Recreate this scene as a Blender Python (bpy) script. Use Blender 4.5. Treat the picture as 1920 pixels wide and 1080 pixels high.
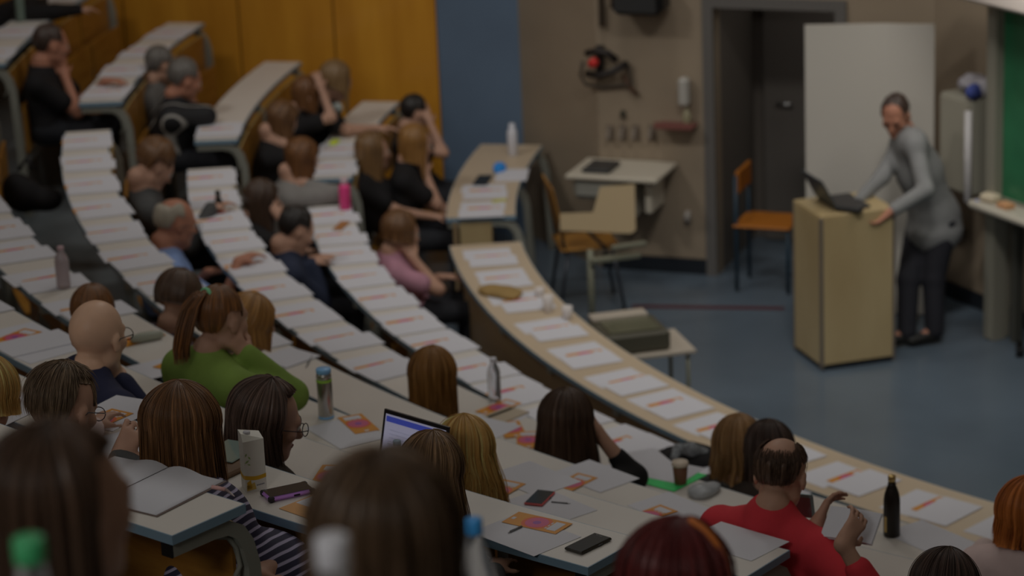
import bpy, math, random
import numpy as np
from mathutils import Vector, Matrix
random.seed(7); rng=np.random.default_rng(7)
for o in list(bpy.data.objects): bpy.data.objects.remove(o,do_unlink=True)
SC=bpy.context.scene; COL=SC.collection

# ------------------------------------------------------------------ camera
FPX=5001.55
CAM=np.array([18.302,2.8202,5.489])
yaw,pitch,roll=3.7213053592,0.3007102674,-0.0420658176
cy,sy,cp,sp=math.cos(yaw),math.sin(yaw),math.cos(pitch),math.sin(pitch)
FW=np.array([cy*cp,sy*cp,-sp]); _r=np.array([sy,-cy,0]); _u=np.cross(_r,FW)
RT=math.cos(roll)*_r+math.sin(roll)*_u; UP=np.cross(RT,FW)
cam_data=bpy.data.cameras.new('camera'); cam=bpy.data.objects.new('camera',cam_data); COL.objects.link(cam)
M=Matrix.Identity(4)
for i in range(3): M[i][0]=RT[i];M[i][1]=UP[i];M[i][2]=-FW[i];M[i][3]=CAM[i]
cam.matrix_world=M
cam_data.sensor_width=36.0; cam_data.lens=FPX/1920*36; cam_data.clip_end=100; cam_data.clip_start=.1
cam_data.dof.use_dof=True; cam_data.dof.focus_distance=8.05; cam_data.dof.aperture_fstop=2.7
SC.camera=cam
# ------------------------------------------------------------------ view, world, room lamps, added fill lamps
SC.view_settings.view_transform='Standard'; SC.view_settings.look='None'
SC.view_settings.gamma=1; SC.view_settings.use_curve_mapping=False
SC.view_settings.exposure=-2.75
W=bpy.data.worlds.new('world'); SC.world=W; W.use_nodes=True
W.node_tree.nodes['Background'].inputs[0].default_value=(1,.98,.95,1)
W.node_tree.nodes['Background'].inputs[1].default_value=.25
def area(name,loc,sx,sy,power,col=(1,.972,.925),target=None,spread=None):
    l=bpy.data.lights.new(name,'AREA'); l.shape='RECTANGLE'; l.size=sx; l.size_y=sy; l.energy=power; l.color=col
    if spread: l.spread=spread
    o=bpy.data.objects.new(name,l); COL.objects.link(o); o.location=loc
    if target is not None:
        d=Vector(target)-Vector(loc); o.rotation_euler=d.to_track_quat('-Z','Y').to_euler()
    return o
AX=math.radians(-29)
for i,(R,a,pw) in enumerate([(8.2,-50,66),(8.2,-26,80),(8.2,-4,85),(11.5,-60,30),(11.5,-34,32),(11.5,-10,52),(14.5,-50,28),(14.5,-26,45),(14.5,-3,50),(17.5,-20,45)]):
    a=math.radians(a); area('ceiling_lamp',(R*math.cos(a),R*math.sin(a),7.6),2.6,1.2,pw)
area('ceiling_lamp',(5.2,-2.6,6.6),1.8,.8,60)
area('ceiling_lamp',(5.0,-5.6,6.8),1.6,.8,230)  # extra lamp added over the stage to brighten the door wall
for (x,y,pw,tx,ty,tz) in [(10.5,-8.0,80,3.0,-6.8,1.5),(9.0,-1.5,112,4.3,-4.1,.2)]:
    area('added_stage_fill',(x,y,7.4),1.2,.6,pw,target=(tx,ty,tz),spread=math.radians(62))  # added lamps, aimed to brighten the lectern faces and the door wall
area('added_rear_fill',(20.1,.2,7.2),2.4,1.0,440,target=(12.0,-2.,2.4))  # both rear lamps are added to light upright surfaces facing the camera
area('added_rear_fill',(16.5,-11.,7.2),2.4,1.0,90,target=(7.0,-6.5,2.0))
area('added_recess_fill',(1.95,-4.9,2.45),.4,.3,15)  # added lamp that lifts the dark door recess
area('board_lamp',(3.75,-3.15,2.75),1.2,.1,50,(1,.97,.9),target=(3.5,-2.9,1.6))

# ------------------------------------------------------------------ numbers of the hall
FLOORZ=0.0
R0=7.9496; PIT=.72699; DW=.28
def zt(k):
    n=k-1; return .78+.7*(.41563469*n-.004417047*n*(n-1)/2) if k>1 else .78-.0144
def Rk(k): return R0+PIT*(k-1) if k>1 else 7.622
def Dk(k): return DW if k>1 else .4574
def flz(k): return zt(k)-.75 if k>1 else 0.0
def ray(x,y):
    d=FW+(x-960)/FPX*RT-(y-540)/FPX*UP; return d
def at(x,y,z):
    d=ray(x,y); t=(z-CAM[2])/d[2]; return CAM+t*d
def atd(x,y,dist):           # a point dist metres in front of the lens plane
    return CAM+dist*ray(x,y)
def atR(x,y,R):              # where the line of sight meets the seating circle of radius R (near hit)
    d=ray(x,y); a=d[0]**2+d[1]**2; b=2*(CAM[0]*d[0]+CAM[1]*d[1]); c=CAM[0]**2+CAM[1]**2-R*R
    t=(-b-math.sqrt(max(b*b-4*a*c,0)))/(2*a); return CAM+t*d
def pol(R,deg,z=0.): a=math.radians(deg); return np.array([R*math.cos(a),R*math.sin(a),z])
def ang(p): return math.degrees(math.atan2(p[1],p[0]))
ORD=['zeroth','first','second','third','fourth','fifth','sixth','seventh','eighth','ninth','tenth','eleventh','twelfth','thirteenth','fourteenth','fifteenth','sixteenth','seventeenth']
def rown(k): return 'front desk row' if k==1 else ORD[k]+' desk row'

# ------------------------------------------------------------------ materials
def lin(c):
    c=c/255.; return c/12.92 if c<=.04045 else ((c+.055)/1.055)**2.4
MATS={}
def mat(name,rgb,rough=.6,metal=0.,noise=0.,nscale=20.,stretch=None,emis=0.,alpha=1.,spec=.4,trans=0.,ior=1.45,coat=0.,bump=0.,coord='Object',rgb2=None,sheen=0.):
    if name in MATS: return MATS[name]
    m=bpy.data.materials.new(name); m.use_nodes=True; nt=m.node_tree; b=nt.nodes['Principled BSDF']
    c=tuple(rgb)+(1,)
    b.inputs['Base Color'].default_value=c; b.inputs['Roughness'].default_value=rough; b.inputs['Metallic'].default_value=metal
    b.inputs['Specular IOR Level'].default_value=spec
    b.inputs['Transmission Weight'].default_value=trans; b.inputs['IOR'].default_value=ior; b.inputs['Coat Weight'].default_value=coat
    b.inputs['Alpha'].default_value=alpha
    if sheen: b.inputs['Sheen Weight'].default_value=sheen
    if emis: b.inputs['Emission Color'].default_value=c; b.inputs['Emission Strength'].default_value=emis
    if noise or bump:
        tc=nt.nodes.new('ShaderNodeTexCoord'); mp=nt.nodes.new('ShaderNodeMapping'); nz=nt.nodes.new('ShaderNodeTexNoise')
        nt.links.new(tc.outputs[coord],mp.inputs[0]); nt.links.new(mp.outputs[0],nz.inputs['Vector'])
        nz.inputs['Scale'].default_value=nscale; nz.inputs['Detail'].default_value=4
        if stretch: mp.inputs['Scale'].default_value=stretch
        if noise:
            mx=nt.nodes.new('ShaderNodeMix'); mx.data_type='RGBA'; nt.links.new(nz.outputs['Fac'],mx.inputs[0])
            lo=rgb2 if rgb2 else tuple(max(0,v*(1-noise)) for v in rgb); hi=rgb if rgb2 else tuple(min(1,v*(1+noise)) for v in rgb)
            mx.inputs[6].default_value=tuple(lo)+(1,); mx.inputs[7].default_value=tuple(hi)+(1,)
            rp=nt.nodes.new('ShaderNodeMapRange'); rp.inputs[1].default_value=.3; rp.inputs[2].default_value=.7
            nt.links.new(nz.outputs['Fac'],rp.inputs[0]); nt.links.new(rp.outputs[0],mx.inputs[0])
            nt.links.new(mx.outputs[2],b.inputs['Base Color'])
        if bump:
            bp=nt.nodes.new('ShaderNodeBump'); bp.inputs['Strength'].default_value=bump; bp.inputs['Distance'].default_value=.01
            nt.links.new(nz.outputs['Fac'],bp.inputs['Height']); nt.links.new(bp.outputs[0],b.inputs['Normal'])
    MATS[name]=m; return m
def D(r,g,b,k=4.3):          # photo tone (darkened picture) -> surface colour under full hall light
    return tuple(min(.9,lin(v)*k) for v in (r,g,b))
def hairmat(name,c1,c2,c3=None,rough=.38):
    if name in MATS: return MATS[name]
    m=bpy.data.materials.new(name); m.use_nodes=True; nt=m.node_tree; b=nt.nodes['Principled BSDF']
    uv=nt.nodes.new('ShaderNodeUVMap'); mp=nt.nodes.new('ShaderNodeMapping'); nz=nt.nodes.new('ShaderNodeTexNoise')
    mp.inputs['Scale'].default_value=(90,1.6,1); nt.links.new(uv.outputs[0],mp.inputs[0]); nt.links.new(mp.outputs[0],nz.inputs['Vector'])
    nz.inputs['Scale'].default_value=1.; nz.inputs['Detail'].default_value=5
    cr=nt.nodes.new('ShaderNodeValToRGB'); cr.color_ramp.elements[0].position=.30; cr.color_ramp.elements[0].color=tuple(c1)+(1,)
    cr.color_ramp.elements[1].position=.74; cr.color_ramp.elements[1].color=tuple(c2)+(1,)
    if c3: e=cr.color_ramp.elements.new(.52); e.color=tuple(c3)+(1,)
    nt.links.new(nz.outputs['Fac'],cr.inputs[0]); nt.links.new(cr.outputs[0],b.inputs['Base Color'])
    b.inputs['Roughness'].default_value=rough; b.inputs['Specular IOR Level'].default_value=.45
    bp=nt.nodes.new('ShaderNodeBump'); bp.inputs['Strength'].default_value=.5; bp.inputs['Distance'].default_value=.004
    nt.links.new(nz.outputs['Fac'],bp.inputs['Height']); nt.links.new(bp.outputs[0],b.inputs['Normal'])
    MATS[name]=m; return m
def bandmat(name,c1,c2,scale,vec=(0,0,1),rough=.75,thr=.5,soft=.04):   # woven stripes
    if name in MATS: return MATS[name]
    m=bpy.data.materials.new(name); m.use_nodes=True; nt=m.node_tree; b=nt.nodes['Principled BSDF']
    tc=nt.nodes.new('ShaderNodeTexCoord'); dp=nt.nodes.new('ShaderNodeVectorMath'); dp.operation='DOT_PRODUCT'; dp.inputs[1].default_value=vec
    nz=nt.nodes.new('ShaderNodeTexNoise'); nz.inputs['Scale'].default_value=4
    nt.links.new(tc.outputs['Object'],dp.inputs[0]); nt.links.new(tc.outputs['Object'],nz.inputs['Vector'])
    ad=nt.nodes.new('ShaderNodeMath'); ad.operation='MULTIPLY_ADD'; ad.inputs[1].default_value=.04
    nt.links.new(nz.outputs['Fac'],ad.inputs[0]); nt.links.new(dp.outputs['Value'],ad.inputs[2])
    ml=nt.nodes.new('ShaderNodeMath'); ml.operation='MULTIPLY'; ml.inputs[1].default_value=scale; nt.links.new(ad.outputs[0],ml.inputs[0])
    fr=nt.nodes.new('ShaderNodeMath'); fr.operation='FRACT'; nt.links.new(ml.outputs[0],fr.inputs[0])
    cr=nt.nodes.new('ShaderNodeValToRGB'); cr.color_ramp.elements[0].position=thr-soft; cr.color_ramp.elements[0].color=tuple(c1)+(1,)
    cr.color_ramp.elements[1].position=thr+soft; cr.color_ramp.elements[1].color=tuple(c2)+(1,)
    nt.links.new(fr.outputs[0],cr.inputs[0]); nt.links.new(cr.outputs[0],b.inputs['Base Color']); b.inputs['Roughness'].default_value=rough
    MATS[name]=m; return m

# ------------------------------------------------------------------ mesh helpers
def tag(o,label=None,cat=None,group=None,kind=None):
    if label: o['label']=label
    if cat: o['category']=cat
    if group: o['group']=group
    if kind: o['kind']=kind
    return o
def root(name,loc,label,cat,group=None,rz=0.):
    o=bpy.data.objects.new(name,None); o.empty_display_size=.1; COL.objects.link(o); o.location=tuple(loc); o.rotation_euler=(0,0,rz)
    return tag(o,label,cat,group)
class MB:
    """collects polygons (with material slots and optional uv) for ONE mesh object"""
    def __init__(s): s.v=[];s.f=[];s.m=[];s.sm=[];s.uv={}
    def add(s,verts,faces,mi=0,smooth=False):
        n=len(s.v); s.v+= [tuple(map(float,p)) for p in verts]
        for f in faces: s.f.append(tuple(i+n for i in f)); s.m.append(mi); s.sm.append(smooth)
        return s
    def box(s,c,size,rz=0.,mi=0,R=None,bev=0.):
        hx,hy,hz=[v/2 for v in size]
        if bev>0:
            b=min(bev,hx*.9,hy*.9,hz*.9); vs=[]
            idx={}
            for sx in(-1,1):
                for sy in(-1,1):
                    for sz in(-1,1):
                        for a in range(3):
                            p=[sx*(hx-(b if a!=0 else 0)),sy*(hy-(b if a!=1 else 0)),sz*(hz-(b if a!=2 else 0))]
                            idx[(sx,sy,sz,a)]=len(vs); vs.append(p)
            fs=[]
            for a in range(3):
                for sg in(-1,1):
                    q=[]
                    for (u,w) in((-1,-1),(1,-1),(1,1),(-1,1)):
                        k=[0,0,0]; k[a]=sg; o=[i for i in range(3) if i!=a]; k[o[0]]=u;k[o[1]]=w; q.append(idx[tuple(k)+(a,)])
                    fs.append(q)
            for a in range(3):
                o=[i for i in range(3) if i!=a]
                for u in(-1,1):
                    for w in(-1,1):
                        q=[]
                        for (sg,ax) in((-1,o[0]),(1,o[0]),(1,o[1]),(-1,o[1])):
                            k=[0,0,0];k[a]=sg;k[o[0]]=u;k[o[1]]=w;q.append(idx[tuple(k)+(ax,)])
                        fs.append(q)
            for sx in(-1,1):
                for sy in(-1,1):
                    for sz in(-1,1): fs.append([idx[(sx,sy,sz,a)] for a in range(3)])
        else:
            vs=[(x,y,z) for x in(-hx,hx) for y in(-hy,hy) for z in(-hz,hz)]
            fs=[(0,1,3,2),(4,6,7,5),(0,4,5,1),(2,3,7,6),(0,2,6,4),(1,5,7,3)]
        vs=np.array(vs)
        if R is None:
            c0,s0=math.cos(rz),math.sin(rz); R=np.array([[c0,-s0,0],[s0,c0,0],[0,0,1]])
        vs=vs@np.array(R).T+np.array(c)
        return s.add(vs,fs,mi)
    def tube(s,pts,r,n=10,mi=0,cap=True,smooth=True,close=False):
        pts=[np.array(p,float) for p in pts]; m=len(pts)
        rs=r if hasattr(r,'__len__') else [r]*m
        vs=[];prev=None
        for i,p in enumerate(pts):
            if close: t=pts[(i+1)%m]-pts[i-1]
            else: t=pts[min(i+1,m-1)]-pts[max(i-1,0)]
            t=t/(np.linalg.norm(t)+1e-9)
            if prev is None:
                a=np.array([0,0,1.]) if abs(t[2])<.9 else np.array([1.,0,0]); u=np.cross(a,t)
            else: u=prev-np.dot(prev,t)*t
            u/=np.linalg.norm(u)+1e-9; prev=u; w=np.cross(t,u)
            for j in range(n):
                a=2*math.pi*j/n; vs.append(p+rs[i]*(math.cos(a)*u+math.sin(a)*w))
        fs=[]
        for i in range(m if close else m-1):
            i2=(i+1)%m
            for j in range(n): fs.append((i*n+j,i*n+(j+1)%n,i2*n+(j+1)%n,i2*n+j))
        if cap and not close: fs.append(tuple(range(n))[::-1]); fs.append(tuple((m-1)*n+j for j in range(n)))
        return s.add(vs,fs,mi,smooth)
    def lathe(s,c,prof,n=24,mi=0,R=None,smooth=True,mis=None):
        vs=[];fs=[]
        for (r,z) in prof:
            for j in range(n):
                a=2*math.pi*j/n; vs.append((r*math.cos(a),r*math.sin(a),z))
        vs=np.array(vs,float)
        if R is not None: vs=vs@np.array(R).T
        vs=vs+np.array(c)
        b=len(s.v); s.v+=[tuple(p) for p in vs]
        for i in range(len(prof)-1):
            for j in range(n):
                s.f.append((b+i*n+j,b+i*n+(j+1)%n,b+(i+1)*n+(j+1)%n,b+(i+1)*n+j)); s.m.append(mis[i] if mis else mi); s.sm.append(smooth)
        if prof[0][0]>1e-4: s.f.append(tuple(b+j for j in range(n))[::-1]); s.m.append(mis[0] if mis else mi); s.sm.append(False)
        if prof[-1][0]>1e-4: s.f.append(tuple(b+(len(prof)-1)*n+j for j in range(n))); s.m.append(mis[-1] if mis else mi); s.sm.append(False)
        return s
    def prism(s,poly,z0,z1,mi=0,mi_side=None):
        n=len(poly); vs=[(x,y,z0) for x,y in poly]+[(x,y,z1) for x,y in poly]
        b=len(s.v); s.add(vs,[],mi)
        def f(q,m): s.f.append(tuple(b+i for i in q)); s.m.append(m); s.sm.append(False)
        f(range(n-1,-1,-1),mi); f(range(n,2*n),mi)
        for i in range(n): f((i,(i+1)%n,n+(i+1)%n,n+i),mi if mi_side is None else mi_side)
        return s
    def build(s,name,mats,parent=None,local=None):
        me=bpy.data.meshes.new(name); V=np.array(s.v,float)
        o=bpy.data.objects.new(name,me); COL.objects.link(o)
        if parent is not None and local is None:
            # vertices are given in world space; bring them into the parent's frame
            mi=(Matrix.Translation(parent_loc(parent))@Matrix.Rotation(parent_rz(parent),4,'Z')).inverted()
            A=np.array(mi); V=V@A[:3,:3].T+A[:3,3]
        me.from_pydata(V.tolist(),[],s.f); me.polygons.foreach_set('material_index',s.m); me.polygons.foreach_set('use_smooth',s.sm)
        for m in (mats if isinstance(mats,(list,tuple)) else [mats]): me.materials.append(m)
        me.update()
        if parent is not None: o.parent=parent
        return o
def parent_loc(p):
    v=Vector(p.location)
    q=p.parent
    while q is not None: v=Vector(q.location)+Matrix.Rotation(q.rotation_euler[2],3,'Z')@v; q=q.parent
    return v
def parent_rz(p):
    a=0.
    while p is not None: a+=p.rotation_euler[2]; p=p.parent
    return a
def npmesh(name,V,F,mats,parent=None,smooth=True,uv=None,ploc=None):
    me=bpy.data.meshes.new(name); V=np.asarray(V,np.float32); F=np.asarray(F,np.int32)
    if parent is not None: V=V-np.array(parent_loc(parent),np.float32)
    me.vertices.add(len(V)); me.vertices.foreach_set('co',V.ravel())
    me.loops.add(F.size); me.loops.foreach_set('vertex_index',F.ravel())
    me.polygons.add(len(F)); me.polygons.foreach_set('loop_start',np.arange(0,F.size,F.shape[1],dtype=np.int32))
    me.update(calc_edges=True)
    me.polygons.foreach_set('use_smooth',np.full(len(F),smooth))
    if uv is not None:
        l=me.uv_layers.new(name='UVMap'); l.data.foreach_set('uv',np.asarray(uv,np.float32)[F.ravel()].ravel())
    me.materials.append(mats); me.update()
    o=bpy.data.objects.new(name,me); COL.objects.link(o)
    if parent is not None: o.parent=parent
    return o
def copy_thing(src,loc,rz,label,group=None,name=None):
    c=src.copy(); COL.objects.link(c); c.location=tuple(loc); c.rotation_euler=(0,0,rz); c['label']=label
    if group: c['group']=group
    for ch in src.children:
        d=ch.copy(); COL.objects.link(d); d.parent=c
        for g in ch.children:
            e=g.copy(); COL.objects.link(e); e.parent=d
    return c
# ================================================================== THE ROOM
m_floor=mat('stage_linoleum',D(56,64,72,3.0),rough=.22,noise=.10,nscale=1.3,spec=.5)
m_step=mat('step_covering',D(62,66,68,3.0),rough=.5,noise=.1,nscale=6)
m_brick=mat('brown_wall_panels',D(72,64,54,5.1),rough=.55,noise=.07,nscale=1.2,stretch=(1,1,2))
m_ceil=mat('ceiling_paint',(.72,.7,.66),rough=.9)
m_plain=mat('hall_wall_paint',(.5,.46,.4),rough=.8)
m_blue=mat('blue_column_paint',D(46,56,68,4.9),rough=.55,noise=.06,nscale=2)
m_skirt=mat('dark_skirting',(.018,.022,.028),rough=.4)
m_frame=mat('door_frame_grey',D(60,58,56,3.2),rough=.5)
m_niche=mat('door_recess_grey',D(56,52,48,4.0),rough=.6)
def woodmat(name,c1,c2,stretch,scale=3.,rough=.4):
    if name in MATS: return MATS[name]
    m=mat(name,c1,rough=rough,noise=1,nscale=scale,stretch=stretch,rgb2=c2,coat=.15); return m
m_wood=woodmat('yellow_wood_veneer',D(112,78,22,4.7),D(98,64,15,4.7),(2.2,2.2,.35),2.2)
m_seat=woodmat('seat_plywood',D(104,74,30,3.2),D(88,58,20,3.2),(1,1,6),5.)
m_seat_edge=mat('plywood_edge',D(116,100,66,3.6),rough=.5)
m_beech=woodmat('light_beech_laminate',D(104,92,68,3.9),D(97,84,60,3.9),(1,1,.3),5.,.5)

# corner of the two front walls and their directions
CR=np.array([2.30,-4.25]); dB=np.array([math.cos(math.radians(60)),math.sin(math.radians(60))])
BND=np.array([2.80,-6.55]); END=pol(7.85,-73)[:2]
HT=8.0
def wall(name,p,q,z0,z1,m,th=.12,side=1):
    p=np.array(p,float);q=np.array(q,float);d=(q-p)/np.linalg.norm(q-p); n=np.array([-d[1],d[0]])*side*th
    b=MB(); b.prism([tuple(p),tuple(q),tuple(q+n),tuple(p+n)] if side>0 else [tuple(p),tuple(p+n),tuple(q+n),tuple(q)],z0,z1)
    o=b.build(name,m); tag(o,kind='structure'); return o
# front walls (the door wall is cut for the opening)
dA=(CR-BND)/np.linalg.norm(CR-BND); nA=np.array([dA[1],-dA[0]])      # nA points into the hall (+x)
LA=np.linalg.norm(CR-BND)
def wA(s,off=0.): return BND+dA*s+nA*off       # point on the door wall, s metres from the bend
def s_on_A(px,z,py=None):
    # distance along the door wall where the sight line of column px (at about height z) meets it
    best=None
    for y in np.linspace(-200,700,900):
        d=ray(px,y)
        den=d[0]*nA[0]+d[1]*nA[1]; t=((BND-CAM[:2])@nA)/den; p=CAM+t*d
        if best is None or abs(p[2]-z)<best[0]: best=(abs(p[2]-z),(p[:2]-BND)@dA,p[2],y)
    return best[1]
sD0=s_on_A(1342,1.0); sD1=s_on_A(1567,1.9); HD=1.90
th=.14
def wallseg(b,s0,s1,z0,z1,t=th,off=0.,mi=0):
    a,c=wA(s0,off),wA(s1,off); b.prism([tuple(a),tuple(c),tuple(c-nA*t),tuple(a-nA*t)][::1],z0,z1,mi)
b=MB(); wallseg(b,-.0,sD0,0,HT); wallseg(b,sD1,LA+.1,0,HT); wallseg(b,sD0,sD1,HD,HT)
tag(b.build('wall_front_left',m_brick),kind='structure')
tag((lambda q:q.build('wall_front_corner',m_brick))(MB().prism([tuple(BND),tuple(END),tuple(END+[-.12,-.05]),tuple(BND-nA*th)],0,HT)),kind='structure')
wall('wall_front',CR,CR+dB*8.6,0,HT,m_brick,side=1)
E2=CR+dB*8.6
rd=lambda R,a: tuple(pol(R,a)[:2])
# left radial wall: blue column, then wood panels
m_w=[m_wood,mat('panel_gap_dark_strip',D(84,56,12,2.6),rough=.5)]  # second slot: darker strips set back between the wood panels
wall('wall_left_blue',rd(7.85,-73),rd(8.47,-73),0,HT,m_blue,side=-1)
b=MB(); R=8.47; k=0
a=math.radians(-73); er=np.array([math.cos(a),math.sin(a)]); en=np.array([-er[1],er[0]])   # en points into the hall
edges=[8.47,9.27,10.02,10.95]+[10.95+.8*i for i in range(1,13)]
for i in range(len(edges)-1):
    p=er*(edges[i]+.008); q=er*(edges[i+1]-.008)
    b.prism([tuple(p),tuple(p-en*.1),tuple(q-en*.1),tuple(q)][::-1],0,HT,0)
    p2=er*(edges[i+1]-.008); q2=er*(edges[i+1]+.008)
    b.prism([tuple(p2-en*.012),tuple(p2-en*.1),tuple(q2-en*.1),tuple(q2-en*.012)][::-1],0,HT,1)
tag(b.build('wall_left',m_w),kind='structure')
wall('wall_right',rd(7.3,25),rd(21.5,17),0,HT,m_plain,side=1)
b=MB()
for i in range(10):
    a0,a1=-74+9.3*i,-74+9.3*(i+1); b.prism([rd(21.2,a0),rd(21.4,a0),rd(21.4,a1),rd(21.2,a1)],0,HT)
tag(b.build('wall_back',m_plain),kind='structure')
tag(MB().prism([tuple(CR-[1.5,1.5]),rd(21.6,-76),rd(25,-28),rd(21.8,18),(6.2,3.6)],HT,HT+.1).build('ceiling',m_ceil),kind='structure')
# floors
tag(MB().prism([tuple(CR-[1.6,1.2]),rd(9.4,-76),rd(9.4,-60),rd(9.4,-45),rd(9.4,-30),rd(9.4,-15),rd(9.4,0),rd(9.4,15),rd(9.4,28),(5.9,3.9)],-.1,0).build('floor',m_floor),kind='structure')
b=MB()
for k in range(2,20):
    r0=Rk(k)-.03; r1=Rk(k+1)-.03 if k<19 else 21.3
    A0,A1,n=-73,20,46
    for i in range(n):
        a0=A0+(A1-A0)*i/n; a1=A0+(A1-A0)*(i+1)/n
        q=[rd(r0,a0),rd(r0,a1),rd(r1,a1),rd(r1,a0)]
        vs=[(x,y,flz(k)) for x,y in q]+[(x,y,flz(k-1)-.02) for x,y in q]
        b.add(vs,[(0,3,2,1),(0,1,5,4)])
tag(b.build('floor_tiers',m_step),kind='structure')
# skirting along the front walls
b=MB(); wallseg(b,0,sD0-.06,0,.11,t=-.015); wallseg(b,sD1+.1,LA-.02,0,.11,t=-.015); tag(b.build('baseboard_front_left',m_skirt),kind='structure')
n_B=np.array([dB[1],-dB[0]])
p,q=CR+dB*.02,CR+dB*8; tag(MB().prism([tuple(p),tuple(p+n_B*.015),tuple(q+n_B*.015),tuple(q)],0,.11).build('baseboard_front',m_skirt),kind='structure')
# door recess: jambs, frame and the closed grey leaf at its back
b=MB(); fw=.075
for (s0,s1,z0,z1) in [(sD0-fw,sD0,0,HD+fw),(sD1,sD1+fw,0,HD+fw),(sD0,sD1,HD,HD+fw)]: wallseg(b,s0,s1,z0,z1,t=-.03,off=.0)
tag(b.build('door_1_frame',m_frame),kind='structure'); bpy.data.objects['door_1_frame'].name='trim_1'
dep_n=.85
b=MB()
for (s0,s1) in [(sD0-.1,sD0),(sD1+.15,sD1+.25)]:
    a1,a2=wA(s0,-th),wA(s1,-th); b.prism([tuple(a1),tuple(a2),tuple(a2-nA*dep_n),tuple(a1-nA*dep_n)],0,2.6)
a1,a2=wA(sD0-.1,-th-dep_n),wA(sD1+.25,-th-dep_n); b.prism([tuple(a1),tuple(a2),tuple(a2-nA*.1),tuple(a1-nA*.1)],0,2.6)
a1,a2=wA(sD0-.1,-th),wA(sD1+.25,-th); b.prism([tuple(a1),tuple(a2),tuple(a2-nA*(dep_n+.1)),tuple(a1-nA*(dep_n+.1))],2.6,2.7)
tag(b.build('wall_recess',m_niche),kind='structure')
a1,a2=wA(sD0-.1,.0),wA(sD1+.25,.0); tag(MB().prism([tuple(a1),tuple(a2),tuple(a2-nA*1.1),tuple(a1-nA*1.1)],-.08,-.001).build('floor_recess',m_floor),kind='structure')
dl=root('door_1',tuple(wA(sD0+.1,-th-dep_n+.05))+(0,),None,None); tag(dl,kind='structure')
a1,a2=wA(sD0+.1,-th-dep_n+.04),wA(sD0+1.0,-th-dep_n+.04)
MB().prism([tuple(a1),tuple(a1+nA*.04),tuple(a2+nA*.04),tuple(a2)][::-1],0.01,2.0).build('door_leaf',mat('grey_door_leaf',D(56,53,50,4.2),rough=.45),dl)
h=wA(sD0+.2,-th-dep_n+.12); h2=wA(sD0+.32,-th-dep_n+.13)
MB().tube([tuple(wA(sD0+.2,-th-dep_n+.08))+(1.03,),tuple(h)+(1.03,),tuple(h2)+(1.03,)],.011).build('door_handle',mat('satin_steel',(.5,.5,.5),rough=.3,metal=1),dl)
# pipe down the wall
p=wA(.06,.04)
tag(MB().tube([tuple(p)+(1.75,),tuple(p)+(HT-.01,)],.022).build('trim_2',mat('dark_pipe_paint',(.14,.11,.08),rough=.5)),kind='structure')
# thin red floor line
b=MB(); a1,a2=at(1185,574,0.002),at(1470,578,0.002); d=(a2-a1)[:2]; d/=np.linalg.norm(d); n=np.array([-d[1],d[0]])*.03
b.prism([tuple(a1[:2]-n),tuple(a2[:2]-n),tuple(a2[:2]+n),tuple(a1[:2]+n)],.0005,.0025)
tag(b.build('trim_3',mat('red_floor_line',D(70,34,38,1.6),rough=.5)),kind='structure')

# ================================================================== DESK ROWS
m_top=mat('white_desk_laminate',D(115,112,108,4.25),rough=.42,noise=.015,nscale=3)
m_topF=mat('front_desk_laminate',D(110,99,84,3.9),rough=.42,noise=.02,nscale=3)
m_edge=mat('blue_grey_edging',D(60,74,84,4.9),rough=.4)
m_brk=mat('grey_metal_bracket',D(84,84,78,3.2),rough=.4)
m_cap=mat('black_plastic',(.012,.012,.013),rough=.35)
m_front=woodmat('brown_front_panel',D(74,62,45,5.2),D(66,54,38,5.2),(.4,.4,2),3.,.5)
TH=.028
def arcpoly(r0,r1,a0,a1,n):
    A=[a0+(a1-a0)*i/n for i in range(n+1)]
    return [rd(r0,a) for a in A],[rd(r1,a) for a in A]
def arcslab(b,r0,r1,a0,a1,z0,z1,mi=0,n=None,skip_ends=False):
    n=n or max(2,int(abs(a1-a0)*r0/57.3/.22)); i0,o0=arcpoly(r0,r1,a0,a1,n)
    vs=[]
    for i in range(n+1):
        for (x,y),z in((i0[i],z0),(o0[i],z0),(o0[i],z1),(i0[i],z1)): vs.append((x,y,z))
    fs=[]
    for i in range(n):
        p=4*i;q=p+4
        for j in range(4): fs.append((p+j,p+(j+1)%4,q+(j+1)%4,q+j))
    fs.append((0,3,2,1)); fs.append((4*n,4*n+1,4*n+2,4*n+3))
    return b.add(vs,fs,mi)
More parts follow.
